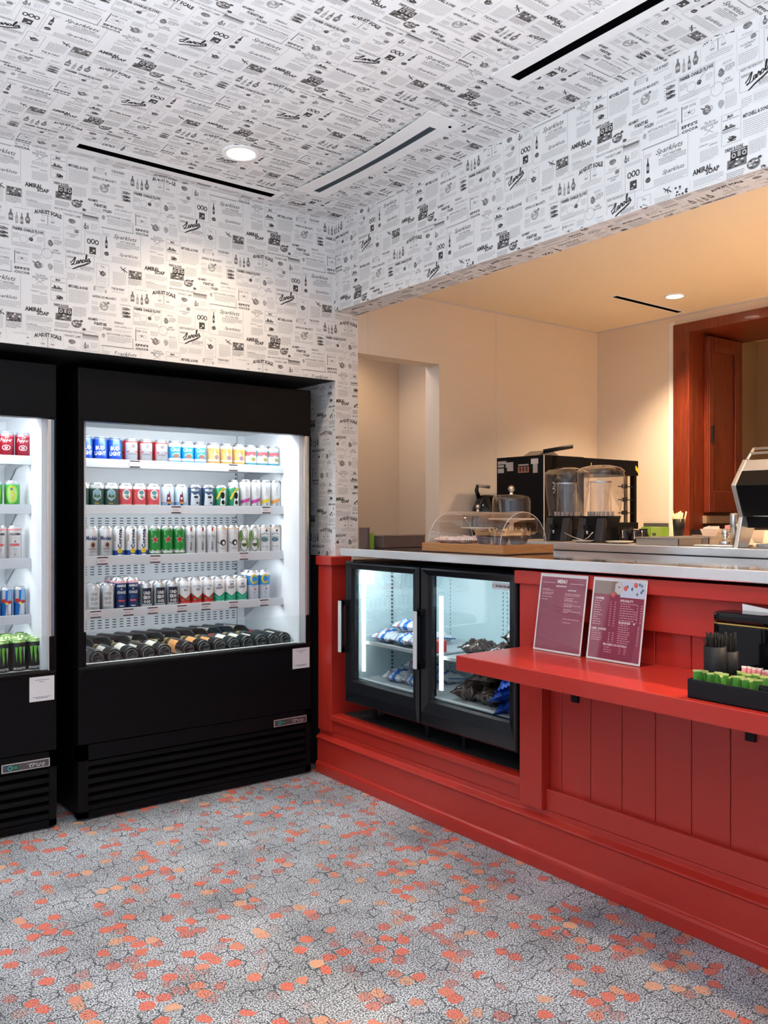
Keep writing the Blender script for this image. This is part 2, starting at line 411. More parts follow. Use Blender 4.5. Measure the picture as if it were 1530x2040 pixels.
# ------------------------------------------------------------------ the newspaper-advert wallpaper: one repeat, in millimetres; places and sizes converted from image crop pixels
TILE=[('s','bottle',-151.3,-38.3,21.6,46.2,'',1),('s','bottle',-127.9,-47.0,14.1,46.3,'',2),('s','bottle',-107.5,-46.4,14.2,46.5,'',1),('s','jug',-83.7,-40.3,22.1,44.8,'',1),('l',1,-110.1,-4.3,60.1,5.2,'',2),('b','lr',-116.9,-39.2,102.3,85.4,'',3),('t','AUGUST SCALE',-1.1,-4.2,113.6,22.7,'arch',0),('s','scales',-2.2,-28.2,62.3,49.2,'',1),('l',3,1.7,-61.6,99.0,18.9,'',2),('b','b',-0.0,-63.8,110.0,41.7,'',3),('t','THE BEST LAMP',102.2,9.7,70.1,9.2,'n',1),('s','blob',100.2,-13.8,37.9,23.9,'',1),('t','Kirkman',99.4,-39.0,36.0,9.2,'i',2),('l',1,102.2,-48.8,64.5,5.4,'',2),('s','blob',119.9,-56.8,25.2,17.4,'',1),('t','PORTRAIT\nLENS',102.1,-76.6,49.3,15.4,'n',1),('l',6,102.2,-112.4,66.3,36.6,'',2),('b','lrb',101.5,-62.5,75.8,161.7,'',3),('l',1,184.7,39.2,42.8,5.5,'',2),('s','shade',180.1,13.7,69.2,24.2,'',1),('s','jug',157.5,-24.1,15.4,27.2,'',1),('s','bottle',169.1,-25.6,7.7,19.5,'',1),('l',5,196.4,-20.0,31.3,27.4,'',3),('b','lrtb',181.7,-5.5,72.0,78.0,'',3),('s','blob',237.6,29.7,17.4,23.6,'',2),('t','HATTON FINE CLOTHING',308.2,40.4,113.4,8.8,'n',1),('l',5,310.2,18.9,109.4,27.9,'',2),('b','rb',298.4,8.5,146.1,47.7,'',1),('b','lrtb',-81.2,-121.4,132.0,80.3,'',2),('t','FARMER CHARLES PLOWS',-81.2,-91.5,124.9,13.4,'b',0),('s','ring',-99.6,-130.5,35.5,33.5,'',2),('s','blob',-70.1,-126.6,20.1,20.2,'',0),('s','diag',-53.2,-106.4,32.4,26.3,'',1),('l',4,-129.6,-119.6,28.1,22.2,'',2),('l',4,-33.3,-121.3,25.4,22.6,'',2),('l',3,-86.7,-156.0,114.0,18.7,'',2),('t','ARTISTIC',30.9,-101.3,33.3,9.1,'n',2),('s','blob',8.7,-128.3,25.7,32.2,'',1),('l',4,40.1,-120.4,33.4,21.0,'',1),('t','LADIES\nONE OF ART',30.9,-160.3,40.7,19.0,'n',1),('s','ring',-5.9,-174.7,45.7,45.4,'',2),('b','l',21.8,-127.8,73.9,98.8,'',3),('s','fan',190.6,-85.7,52.7,27.3,'',0),('s','jar',189.7,-126.1,28.9,31.2,'',0),('b','lrtb',189.9,-99.5,70.2,105.4,'',2),('l',1,190.6,-52.5,58.5,5.5,'',2),('b','lrtb',321.1,-86.6,174.8,147.5,'',2),('t','Sparklets',336.6,-45.6,106.2,24.8,'s',0),('s','bottle',250.7,-78.0,13.5,51.3,'',0),('s','blob',251.5,-127.9,26.3,21.3,'',0),('t','HOT WEATHER',348.6,-63.2,69.7,9.6,'n',1),('l',4,348.9,-81.2,106.6,24.0,'',1),('t','Sparklets',352.8,-122.5,86.2,19.2,'s',0),('l',4,340.9,-146.8,130.9,24.0,'',2),('l',3,251.5,-44.3,27.8,15.8,'',2),('b','tb',-105.5,-206.1,61.9,55.8,'',2),('b','l',-134.9,-211.4,2.1,55.5,'',0),('t','KEEP COOL',-106.7,-192.1,49.5,8.9,'n',1),('s','bike',-105.6,-213.5,40.7,22.3,'',1),('t',"EPPS'S",-105.9,-255.6,60.9,11.2,'b',0),('t','COCOA',-105.9,-272.0,60.9,11.2,'b',0),('s','pot',-42.3,-229.5,42.7,33.1,'',1),('s','blob',8.7,-228.1,24.3,34.9,'',2),('b','lrtb',43.1,-230.4,35.7,38.1,'',2),('l',6,43.1,-230.4,29.8,30.5,'',3),('l',4,-47.7,-195.5,36.1,22.5,'',2),('l',2,40.1,-200.5,33.4,7.6,'',2),('t','Larola',136.6,-187.9,82.4,42.6,'S',0),('t','KEEPS THE SKIN SOFT',113.6,-150.7,72.3,8.5,'n',1),('t','REFRESHES',96.4,-171.2,34.1,8.5,'n',1),('b','lrtb',135.0,-183.6,122.6,73.5,'',2),('l',4,165.3,-209.2,58.0,17.1,'',1),('b','lrtb',233.8,-224.0,55.4,90.5,'',2),('t','Tea',233.7,-189.4,15.8,10.2,'n',1),('s','pot',233.7,-220.1,31.6,25.2,'',0),('l',4,233.7,-248.4,43.5,27.5,'',3),('s','imp',329.3,-186.7,31.0,24.0,'',0),('l',10,309.9,-231.8,60.8,59.7,'',2),('s','pict',-139.0,-464.9,60.9,38.5,'',0),('l',5,-140.0,-499.0,59.5,25.9,'',1),('b','lr',-138.3,-484.0,66.5,81.4,'',3),('t','THE BUNNY',303.8,-278.6,60.7,11.9,'n',0),('l',1,303.8,-292.5,60.7,8.0,'',2),('t','The Boots',-31.4,-272.4,39.9,8.3,'n',1),('t','SKELETON KEY',-33.2,-283.3,65.3,9.0,'n',1),('s','keys',-34.4,-301.1,31.2,21.1,'',1),('l',3,-34.2,-323.0,65.3,16.6,'',2),('t','Lawson',-55.0,-341.3,32.4,8.3,'i',1),('t','Liniment',-18.8,-347.6,29.2,8.3,'i',1),('l',7,-34.2,-377.6,65.3,37.7,'',2),('b','lrtb',44.0,-319.9,67.0,99.2,'',2),('t','IRIS',40.8,-280.4,20.4,9.9,'b',0),('l',1,43.9,-289.4,55.8,5.3,'',1),('s','ship',35.7,-314.8,48.2,24.4,'',0),('l',1,43.9,-329.5,55.8,5.3,'',1),('s','bug',45.7,-353.6,34.2,20.6,'',0),('t','MITCHELL & SONS',127.0,-297.8,84.1,13.1,'b',0),('l',9,129.0,-339.3,88.0,58.0,'',2),('l',5,97.1,-255.7,36.0,30.8,'',2),('l',4,155.7,-251.7,65.6,23.3,'',2),('b','lrtb',155.7,-251.7,71.4,32.6,'',3),('s','blob',198.3,-291.4,11.7,23.5,'',2),('s','blob',247.5,-297.4,10.3,19.7,'',2),('l',4,223.1,-293.4,35.5,23.6,'',3),('l',1,223.1,-279.6,47.3,5.5,'',1),('t','GIFFENS SIX MAGNETS',240.8,-325.3,107.0,10.2,'n',0),('s','head',240.5,-363.5,44.4,44.1,'',1),('l',2,198.3,-354.0,27.4,15.6,'',2),('l',4,202.2,-378.9,31.3,19.6,'',2),('l',6,279.5,-363.6,28.1,31.7,'',3),('l',2,240.1,-397.0,111.0,13.4,'',2),('l',3,332.9,-321.9,31.0,16.0,'',2),('s','bug',338.3,-361.1,45.0,16.0,'',1),('s','bug',338.3,-379.0,45.0,14.4,'',0),('s','bug',340.3,-393.9,45.0,14.4,'',0),('l',1,338.3,-345.1,49.1,5.6,'',1),('t','DREW & SONS',54.4,-387.8,61.6,11.5,'b',0),('s','trunk',70.5,-410.3,58.5,32.2,'',0),('s','pict',63.4,-437.4,67.4,29.1,'',0),('s','head',120.0,-458.4,49.6,38.6,'',0),('s','bug',151.3,-477.5,19.3,14.0,'',0),('l',8,132.6,-404.5,57.4,42.6,'',2),('l',4,58.9,-472.4,61.7,22.9,'',1),('t','DREW & SONS OF PICCADILLY CIRCUS LONDON',89.4,-496.1,128.4,8.5,'n',1),('t','AMIRAL',-59.1,-420.7,71.9,18.7,'z',0),('t','SOAP',-21.6,-433.4,49.1,16.6,'z',0),('l',4,-36.5,-458.9,108.7,22.6,'',2),('t','Cadbury',-67.5,-485.6,46.6,9.0,'i',1),('l',5,-36.5,-500.3,101.4,26.3,'',2),('b','lt',-40.1,-498.9,104.9,48.9,'',3),('t',"ADAMS'S",190.5,-427.5,42.9,11.7,'b',0),('t','FURNITURE',223.9,-445.6,55.2,13.4,'b',0),('t','POLISH',255.5,-462.7,35.8,13.4,'b',0),('l',1,231.7,-425.7,31.6,6.3,'',2),('l',3,208.2,-468.1,54.9,19.6,'',2),('t','PIANOS',308.6,-429.8,40.5,10.3,'n',0),('t','JOHN CAMPBELL & CO',328.3,-447.6,81.5,9.6,'d',1),('l',2,324.2,-464.9,77.3,12.0,'',3)]

_rt = random.Random(5)
def textlines(x, y, w, h, n, ink):
    out = []
    p = h/n
    for i in range(n):
        yy = y+h/2-p*(i+.5); a = x-w/2; e = x+w/2*(1 if i < n-1 or n < 3 else _rt.uniform(.2, .9))
        while a < e-2:
            k = min(_rt.uniform(3.5, 11), e-a)
            out += rect(a+k/2, yy, k, min(p*.42, 2.0)); a += k+1.5
    return out

def picture(nm, x, y, w, h):
    """a small engraving: [(polys, ink offset)]"""
    o = []; J = _rt.uniform
    def P(*pts): return pol(*[(x+a*w, y+b*h) for a, b in pts])
    if nm == 'bottle':
        o = [(P((-.4, -.5), (.4, -.5), (.42, .05), (.16, .25), (.14, .5), (-.14, .5), (-.16, .25), (-.42, .05)), 0), (P((-.3, -.3), (.3, -.3), (.3, -.05), (-.3, -.05)), 2)]
    elif nm == 'jug':
        o = [(P((-.3, -.5), (.3, -.5), (.5, -.1), (.2, .2), (.16, .42), (-.16, .42), (-.2, .2), (-.5, -.1)), 0), (P((-.25, .42), (.25, .42), (.2, .5), (-.2, .5)), 0), (P((-.3, -.2), (.25, -.2), (.25, -.02), (-.3, -.02)), 2)]
    elif nm == 'jar':
        o = [(P((-.5, -.5), (.5, -.5), (.5, .5), (-.5, .5)), 0)] + [(rect(x+J(-.3, .3)*w, y+J(-.35, .35)*h, w*.16, h*.08), 3) for _ in range(9)]
    elif nm == 'fan':
        for k in (-.33, 0, .33): o.append((ring(x+k*w, y-abs(k)*.2*h, w*.17, h*.42, 4.2, 14), 0))
    elif nm == 'scales':
        o = [(rect(x, y-.05*h, 2.2, h*.85), 0), (rect(x, y+.3*h, w*.85, 1.2), 1), (rect(x, y-.46*h, w*.9, 1.0), 1)]
        for k in (-.32, .32):
            o += [(stroke([(x+k*w, y+.3*h), (x+(k-.13)*w, y-.18*h)], .9), 1), (stroke([(x+k*w, y+.3*h), (x+(k+.13)*w, y-.18*h)], .9), 1), (ell(x+k*w, y-.2*h, w*.15, h*.07, 10), 1)]
    elif nm == 'ring':
        o = [(ring(x, y, w/2, h/2, .9, 22), 0), (ring(x, y, w/2-2.2, h/2-2.2, .6, 22), 1)]
    elif nm == 'bike':
        o = [(ring(x-.28*w, y-.1*h, .2*w, .34*h, .9), 0), (ring(x+.28*w, y-.1*h, .2*w, .34*h, .9), 0), (stroke([(x-.28*w, y-.1*h), (x, y+.3*h), (x+.28*w, y-.1*h), (x-.05*w, y-.1*h), (x, y+.4*h)], 1.2), 0), (ell(x-.05*w, y, w*.1, h*.16), 0)]
    elif nm == 'pot':
        o = [(ell(x, y-.05*h, w*.36, h*.42), 0), (ring(x+.3*w, y, w*.2, h*.3, 2.0, 10), 0), (P((-.3, .1), (-.55, .35), (-.5, .42), (-.2, .25)), 0), (rect(x, y+.42*h, w*.3, h*.1), 0)] + [(rect(x+J(-.2, .2)*w, y+J(-.3, .2)*h, w*.2, h*.05), 3) for _ in range(6)]
    elif nm == 'ship':
        o = [(P((-.5, -.2), (.45, -.2), (.5, 0), (-.4, -.02)), 0), (P((-.3, .02), (0, .02), (-.2, .5)), 0), (P((.02, .02), (.4, .02), (.1, .38)), 1), (rect(x, y-.4*h, w, h*.09), 1)]
    elif nm == 'bug':
        o = [(ell(x, y, w*.34, h*.36), 0), (ell(x+.35*w, y-.05*h, w*.14, h*.2), 0), (stroke([(x-.5*w, y+.3*h), (x-.2*w, y)], 1.3), 0), (stroke([(x-.3*w, y+.5*h), (x-.05*w, y)], 1.3), 0), (rect(x, y-.42*h, w*.9, h*.12), 0), (rect(x-.1*w, y+.1*h, w*.25, h*.09), 3)]
    elif nm == 'imp':
        o = [(stroke([(x-.5*w, y+.45*h), (x-.2*w, y+.1*h), (x+.2*w, y-.1*h), (x+.5*w, y-.45*h)], 5.0), 0), (stroke([(x-.35*w, y-.2*h), (x-.1*w, y+.05*h), (x+.3*w, y+.4*h)], 3.4), 0), (stroke([(x, y), (x+.1*w, y-.5*h)], 3.4), 0)]
    elif nm == 'keys':
        o = [(stroke([(x-.5*w, y-.45*h), (x+.4*w, y+.4*h)], 1.6), 0), (stroke([(x+.5*w, y-.45*h), (x-.4*w, y+.4*h)], 1.6), 0), (ring(x+.42*w, y+.42*h, 3.6, 3.6, 1.2, 10), 0), (ring(x-.42*w, y+.42*h, 3.6, 3.6, 1.2, 10), 0)]
    elif nm == 'diag':
        o = [(stroke([(x-.5*w, y-.5*h), (x+.5*w, y+.5*h)], 1.1), 0), (stroke([(x-.5*w, y-.4*h), (x+.15*w, y+.5*h)], 1.0), 0)]
    elif nm == 'shade':
        for i in range(9): o.append((rect(x, y+h*(.45-i*.105), w, h*(.105-.009*i)), 0 if i < 3 else (1 if i < 6 else 2)))
    elif nm in ('pict', 'trunk'):
        o = [(P((-.5, -.5), (.5, -.46), (.5, .5), (-.48, .5)), 1 if nm == 'pict' else 0)]
        if nm == 'pict':
            for _ in range(16): o.append((ell(x+J(-.4, .4)*w, y+J(-.36, .36)*h, w*.08, h*.1, 7), _rt.choice([0, 0, 0, 2, 3])))
        else:
            o += [(ring(x-.3*w, y-.05*h, h*.22, h*.24, 2.4, 12), 3), (ring(x+.32*w, y-.05*h, h*.22, h*.24, 2.4, 12), 3), (rect(x+.02*w, y, w*.18, h*.5), 2), (rect(x, y+.36*h, w*.8, h*.07), 3)]
    elif nm == 'head':
        o = [(ell(x, y, w*.46, h*.46, 14), 1), (ell(x+.42*w, y+.38*h, w*.14, h*.12, 8), 0)] + [(ell(x+J(-.26, .26)*w, y+J(-.28, .28)*h, w*.12, h*.07, 7), _rt.choice([0, 0, 3, 2])) for _ in range(12)]
    else:  # blob: an irregular engraved lump with light hatching
        n = 11; pts = [(x+w*.5*J(.72, 1)*math.cos(2*PI*i/n), y+h*.5*J(.72, 1)*math.sin(2*PI*i/n)) for i in range(n)]
        o = [([(pts, [tuple(range(n))])], 0)] + [(rect(x+J(-.22, .22)*w, y+J(-.25, .25)*h, w*.26, h*.05), 2) for _ in range(6)]
    return o

def make_tile():
    out = []   # (polys, ink)
    for kind, a, x, y, w, h, st, ink in TILE:
        if kind == 't':
            out.append((script_polys(x, y, w*1.05, h*1.5) if st == 'S' else text_polys(a, x, y, w, h, 'i' if st == 'd' else st), ink))
        elif kind == 'l':
            out.append((textlines(x, y, w, h, a, ink), ink))
        elif kind == 'b':
            t = {0: 2.6, 1: 1.5, 2: .8, 3: .6}[ink]; ii = {0: 0, 1: 0, 2: 1, 3: 2}[ink]
            nx = max(1, int(w/18)); ny = max(1, int(h/18))
            if 't' in a: out.append((rect(x, y+h/2, w, t, nx, 1), ii))
            if 'b' in a: out.append((rect(x, y-h/2, w, t, nx, 1), ii))
            if 'l' in a: out.append((rect(x-w/2, y, t, h, 1, ny), ii))
            if 'r' in a: out.append((rect(x+w/2, y, t, h, 1, ny), ii))
        else:
            lay = 0
            for pp, d in picture(a, x, y, w, h):
                out.append((pp, ('p' if d >= 3 else min(3, ink+d)), lay)); lay += 1
    V = []; F = []; I = []; LZ = []
    for rec in out:
        polys, ink = rec[0], rec[1]; lay = rec[2] if len(rec) > 2 else 0
        for vs, fs in polys:
            k = len(V); V += vs
            LZ += [lay]*len(vs)
            for f in fs: F.append(tuple(q+k for q in f)); I.append(4 if ink == 'p' else ink)
    return np.array(V)/1000.0, F, I, np.array(LZ)*.00004
TV, TF, TI, TZ = make_tile()
_fl = np.concatenate([np.array(f) for f in TF]); _fs = np.cumsum([0]+[len(f) for f in TF])[:-1]
TW, TH = .5215, .524

def wallpaper(mb, org, box, fn, n, flip=False):
    """print the repeat (half drop) on a rectangle box=(u0,u1,v0,v1); fn(u,v)->3D, n = outward normal"""
    u0, u1, v0, v1 = box
    fx = TV[_fl, 0]; fy = TV[_fl, 1]
    x0 = np.minimum.reduceat(fx, _fs); x1 = np.maximum.reduceat(fx, _fs); y0 = np.minimum.reduceat(fy, _fs); y1 = np.maximum.reduceat(fy, _fs)
    mats = INK+[M['paper']]
    ids = [mb.mi(m) for m in mats]
    i0 = int((u0-org[0])/TW)-3; i1 = int((u1-org[0])/TW)+3
    for i in range(i0, i1+1):
        dy = (i % 2)*TH/2
        j0 = int((v0-org[1])/TH)-3; j1 = int((v1-org[1])/TH)+3
        for j in range(j0, j1+1):
            ox = org[0]+i*TW; oy = org[1]+j*TH+dy
            ok = (x0+ox > u0) & (x1+ox < u1) & (y0+oy > v0) & (y1+oy < v1)
            idx = np.nonzero(ok)[0]
            if not len(idx): continue
            used = {}; k = len(mb.v)
            for q in idx:
                f = TF[q]; g = []
                for a in f:
                    b = used.get(a)
                    if b is None:
                        b = used[a] = len(used)
                        p = fn(TV[a, 0]+ox, TV[a, 1]+oy); z = .0006+TZ[a]
                        mb.v.append((p[0]+n[0]*z, p[1]+n[1]*z, p[2]+n[2]*z))
                    g.append(k+b)
                mb.f.append(tuple(g)); mb.m.append(ids[TI[q]]); mb.s.append(False)
# ------------------------------------------------------------------ room shell
XB, YW, ZC, ZBEAM, XB2 = 2.56, 3.79, 2.93, 2.452, 2.708
ZB, XR = 2.62, 4.72      # bar ceiling, bar right wall
ST = dict(kind='structure')
XL, YR = -2.8, -2.4

b = MB(); b.box(XL-.1, 6.1, YR-.1, 5.0, -.06, 0, M['carpet']); b.build('floor', **ST)

b = MB()
b.box(XL, XB2, YW, YW+.1, 2.085, ZC+.05, M['paper'])
b.box(XB, XB2, YW, 4.80, 0, 2.085, M['paper'])
b.box(XL, -.4, YW, YW+.1, 0, 2.085, M['paper'])
fn = lambda u, v: (u, YW, v)
wallpaper(b, (1.081, 2.662), (-.4, XB2, 2.086, ZC), fn, (0, -1, 0))
wallpaper(b, (1.081, 2.662), (XB, XB2, .3, 2.086), fn, (0, -1, 0))
wallpaper(b, (-3.877, 1.8145), (-4.75, -YW, .9, 2.085), lambda u, v: (XB, -u, v), (-1, 0, 0))
b.build('wall_back', **ST)

b = MB()
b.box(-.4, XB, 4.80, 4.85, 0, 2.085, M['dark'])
b.box(-.45, -.4, YW+.1, 4.85, 0, 2.085, M['dark']); b.box(XB-.004, XB, 3.872, 4.80, 0, 1.15, M['dark'])  # low dark panel on the side wall stands in for the cooler's shade
b.box(-.45, XB2, YW+.1, 4.85, 2.085, 2.12, M['dark']); b.box(-.4, XB, YW, YW+.1, 2.083, 2.085, M['dark'])  # papered soffit coloured near-black in place of its lack of light
b.build('wall_alcove', **ST)

b = MB(); b.box(XL-.1, XB, YR-.1, YW+.1, ZC, ZC+.06, M['paper'])
wallpaper(b, (1.60, -2.19), (-.6, XB, -YW, -.9), lambda u, v: (u, -v, ZC), (0, 0, -1))
b.build('ceiling', **ST)

b = MB(); b.box(XB, XB2, YR, YW, ZBEAM, ZC+.05, M['paper'])
wallpaper(b, (-2.085, 2.672), (-YW, -.9, ZBEAM, ZC), lambda u, v: (XB, -u, v), (-1, 0, 0))
wallpaper(b, (-2.085, 2.672), (-YW, -.9, ZBEAM-.148, ZBEAM), lambda u, v: (XB+(ZBEAM-v), -u, ZBEAM), (0, 0, -1))
b.build('wall_bulkhead', **ST)

# bar side: cream walls, lower ceiling, doorway to a corridor
b = MB(); b.box(XB2, 6.1, YR, YW+.12, ZB, ZB+.06, M['beigeceil']); b.build('ceiling_bar', **ST)
DX0, DX1, DZ = 2.71, 3.291, 2.25
b = MB()
b.box(DX1, XR+.1, YW, YW+.124, 0, ZB, M['beige'])
b.box(XB2, DX1, YW, YW+.124, DZ, ZB, M['beige'])
for x in (3.753,): b.box(x-.002, x+.002, YW-.001, YW, 0, ZB, M['tag'])
b.box(2.773, 2.776, YW-.001, YW, DZ, ZB, M['tag'])
b.box(XB2, XR, YW-.006, YW, ZB-.008, ZB, M['tag'])
b.build('wall_bar_back', **ST)
b = MB()   # corridor behind the doorway
b.box(XB2, 3.65, 4.56, 4.62, 0, ZB, M['beige']); b.box(3.6, 3.65, YW+.124, 4.56, 0, ZB, M['beige'])
b.box(XB2, 3.65, YW+.124, 4.62, ZB-.02, ZB, M['beigeceil'])
b.build('wall_corridor', **ST)
FY0, FY1, FZ0, FZ1 = .7, 3.075, 1.28, 2.506      # pass-through opening in the right wall
b = MB()
b.box(XR, XR+.1, FY1, YW+.12, 0, ZB, M['beige']); b.box(XR, XR+.1, YR, FY0, 0, ZB, M['beige'])
b.box(XR, XR+.1, FY0, FY1, 0, FZ0, M['beige']); b.box(XR, XR+.1, FY0, FY1, FZ1, ZB, M['beige'])
b.box(XR-.005, XR, 3.182, 3.222, 1.2, 2.58, M['trimwhite']); b.box(XR-.006, XR, YR, YW, ZB-.01, ZB, M['tag'])
b.build('wall_bar_right', **ST)
b = MB()   # cherry casing round the pass-through and its deep reveal
b.box(XR-.022, XR+.02, FY1-.01, 3.182, 1.2, 2.558, M['cherry']); b.box(XR-.022, XR+.02, FY0-.1, FY1-.01, FZ1-.01, 2.558, M['cherry'])
b.box(XR-.03, XR-.02, FY1-.012, FY1+.012, 1.2, FZ1, M['cherry'])
b.box(XR-.02, 5.31, FY1-.003, FY1+.03, 1.2, FZ1+.03, M['cherry']); b.box(XR-.02, 5.31, FY0-.1, FY1-.003, FZ1-.003, FZ1+.03, M['cherry'])
b.box(XR-.02, 5.31, FY0-.1, FY0, FZ0, FZ1, M['cherry'])
b.build('trim_1', bevel=.003, **ST)
b = MB(); b.box(XR-.01, 5.33, FY0, FY1, FZ0-.03, FZ0, M['blackm']); b.box(4.85, 5.31, FY1-.03, FY1, 1.318, 1.366, M['granite']); b.build('trim_2', **ST)
b = MB(); b.box(5.9, 5.95, -.3, 4.2, 0, ZB, M['tan']); b.box(5.31, 5.9, 3.3, 3.35, 0, ZB, M['tan']); b.box(5.31, 5.9, -.35, -.3, 0, ZB, M['tan']); b.build('wall_far_room', **ST)
b = MB()   # folded-back shutter leaf against the reveal
y = FY1-.034
b.box(4.86, 5.20, y, FY1-.004, 1.385, 2.49, M['cherry'])
lf = b.build('door_1', bevel=.003, **ST)
b = MB()
for x0, x1, z0, z1 in ((4.86, 4.905, 1.385, 2.49), (5.155, 5.20, 1.385, 2.49), (4.905, 5.155, 1.385, 1.52), (4.905, 5.155, 2.40, 2.49)): b.box(x0, x1, y-.012, y, z0, z1, M['cherry'])
b.build('door_frame', lf, bevel=.004, **ST)
b = MB(); b.box(4.878, 4.896, y-.022, y-.012, 1.82, 1.93, M['blackm']); b.build('door_handle', lf, bevel=.002, **ST)

# window walls behind and to the left of the viewer
def windowed(name, plane, at, a0, a1, holes, z0, z1, m):
    b = MB()
    def B(p0, p1, q0, q1):
        if plane == 'x': b.box(at-.1, at, p0, p1, q0, q1, m)
        else: b.box(p0, p1, at-.1, at, q0, q1, m)
    B(a0, a1, 0, z0); B(a0, a1, z1, ZC)
    e = a0
    for h0, h1 in holes: B(e, h0, z0, z1); e = h1
    B(e, a1, z0, z1)
    b.build(name, **ST)
WZ0, WZ1 = .95, 2.8
WL = [(-.5, .85), (1.05, 2.4)]
WR = [(-2.3, -1.2)]
windowed('wall_left', 'x', XL, YR, YW, WL, WZ0, WZ1, M['white'])
windowed('wall_rear', 'y', YR, XL, 6.1, WR, WZ0, WZ1, M['white'])
k = 0
for pl, at, hs in (('x', XL, WL), ('y', YR, WR)):
    for h0, h1 in hs:
        k += 1; b = MB(); g = MB()
        def B(mb, p0, p1, q0, q1, t0, t1, m):
            if pl == 'x': mb.box(at+t0, at+t1, p0, p1, q0, q1, m)
            else: mb.box(p0, p1, at+t0, at+t1, q0, q1, m)
        for p0, p1, q0, q1 in ((h0, h0+.05, WZ0, WZ1), (h1-.05, h1, WZ0, WZ1), (h0, h1, WZ0, WZ0+.05), (h0, h1, WZ1-.05, WZ1), ((h0+h1)/2-.02, (h0+h1)/2+.02, WZ0+.05, WZ1-.05)): B(b, p0, p1, q0, q1, -.08, -.02, M['trimwhite'])
        w = b.build('window_%d' % k, **ST)
        B(g, h0+.05, h1-.05, WZ0+.05, WZ1-.05, -.052, -.048, M['clearsky']); g.build('window_pane', w, **ST)

# ------------------------------------------------------------------ ceiling fittings
def vent(name, label, x0, x1, y0, y1, sx0, sx1, sy0, sy1, z, lip=.004, tilt=0.0):
    t = thing(name, label, 'air vent', ((x0+x1)/2, (y0+y1)/2, z))
    b = MB(); zz = z-lip
    for a in ((x0, sx0, y0, y1), (sx1, x1, y0, y1), (sx0, sx1, y0, sy0), (sx0, sx1, sy1, y1)): b.box(a[0], a[1], a[2], a[3], zz, z, M['trimwhite'])
    b.build('frame', t)
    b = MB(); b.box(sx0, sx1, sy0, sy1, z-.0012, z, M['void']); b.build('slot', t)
    return t
vent('slot_vent', 'long black slot vent in the ceiling beside the wall above the coolers', 1.14, 2.135, 3.602, 3.722, 1.165, 2.108, 3.638, 3.685, ZC, .0022)
vent('slot_vent', 'long white vent frame with black slot at the top edge of the ceiling', 2.145, 2.288, .6, 2.19, 2.206, 2.250, .7, 2.157, ZC, .003)
# the third one sags away from the ceiling in its middle
t = thing('slot_vent', 'warped white vent panel sagging from the ceiling beside the round light', 'air vent', (2.235, 3.03, ZC))
b = MB(); N = 20; s0 = MB()
def sag(y, side): return ZC-.004-(.022 if side else .003)*max(0, math.sin(PI*(y-2.53)/1.0))
def row(x0, x1, f0, f1, ya, yb, mb, m, th=.004):
    for i in range(N):
        p, q = ya+(yb-ya)*i/N, ya+(yb-ya)*(i+1)/N
        za0, za1, zb0, zb1 = f0(p), f1(p), f0(q), f1(q)
        mb.add([(x0, p, za0), (x1, p, za1), (x1, q, zb1), (x0, q, zb0), (x0, p, za0+th), (x1, p, za1+th), (x1, q, zb1+th), (x0, q, zb0+th)],
               [(0, 3, 2, 1), (4, 5, 6, 7), (0, 1, 5, 4), (1, 2, 6, 5), (2, 3, 7, 6), (3, 0, 4, 7)], m)
L_ = lambda y: sag(y, 1); R_ = lambda y: sag(y, 0); Mi = lambda y: .55*L_(y)+.45*R_(y); Mj = lambda y: .35*L_(y)+.65*R_(y)
row(2.147, 2.224, L_, Mi, 2.53, 3.53, b, M['trimwhite']); row(2.263, 2.322, Mj, R_, 2.53, 3.53, b, M['trimwhite'])
row(2.224, 2.263, Mi, Mj, 2.53, 2.62, b, M['trimwhite']); row(2.224, 2.263, Mi, Mj, 3.485, 3.53, b, M['trimwhite'])
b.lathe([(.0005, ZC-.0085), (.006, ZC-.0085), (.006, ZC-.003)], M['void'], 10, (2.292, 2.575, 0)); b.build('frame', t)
row(2.224, 2.263, lambda y: Mi(y)+.003, lambda y: Mj(y)+.003, 2.62, 3.485, s0, M['slot'], .002); s0.build('slot', t)
vent('slot_vent', 'short black slot vent in the cream bar ceiling', 4.0, 4.68, 3.075, 3.135, 4.022, 4.655, 3.088, 3.122, ZB, .001)

def downlight(label, x, y, z, r, warm, power, angle=2.0, lamp=14.0):
    t = thing('recessed_downlight', label, 'ceiling light', (x, y, z))
    b = MB(); b.lathe([(r*.72, z-.001), (r*.74, z-.006), (r*.97, z-.007), (r, z)], M['trimwhite'], 36, (x, y, 0)); b.build('trim_ring', t)
    b = MB(); b.lathe([(.0005, z-.003), (r*.74, z-.003)], M['lamp'], 36, (x, y, 0)); b.build('lens', t)
    spot(x, y, z-.012, warm, power, angle)
def spot(x, y, z, col, power, angle, rad=.05, blend=.85, rot=(0, 0, 0)):
    ld = bpy.data.lights.new('downlight_beam', 'SPOT'); ld.energy = power; ld.color = col; ld.spot_size = angle; ld.spot_blend = blend; ld.shadow_soft_size = rad
    o = bpy.data.objects.new('downlight_beam', ld); COL.objects.link(o); o.location = (x, y, z); o.rotation_euler = rot
WARM = (1, .76, .50)
DL = 40; UPL = 62
downlight('round recessed light in the papered ceiling above the coolers', 1.75, 3.316, ZC, .083, WARM, DL*1.15, 2.35)
downlight('round recessed light in the cream bar ceiling near the cherry frame', 4.285, 2.89, ZB, .062, WARM, 200, 2.0)
for x, y, p in ((.1, 3.316, .6), (1.75, 1.0, 1.9), (.1, 1.0, .6)): spot(x, y, ZC-.02, (1, .80, .60), DL*p, 2.1)
for x, y in ((4.285, 1.1), (3.4, .9)): spot(x, y, ZB-.02, WARM, 380, 1.9)
spot(3.1, 4.22, ZB-.05, (1, .66, .34), 11, 2.4)
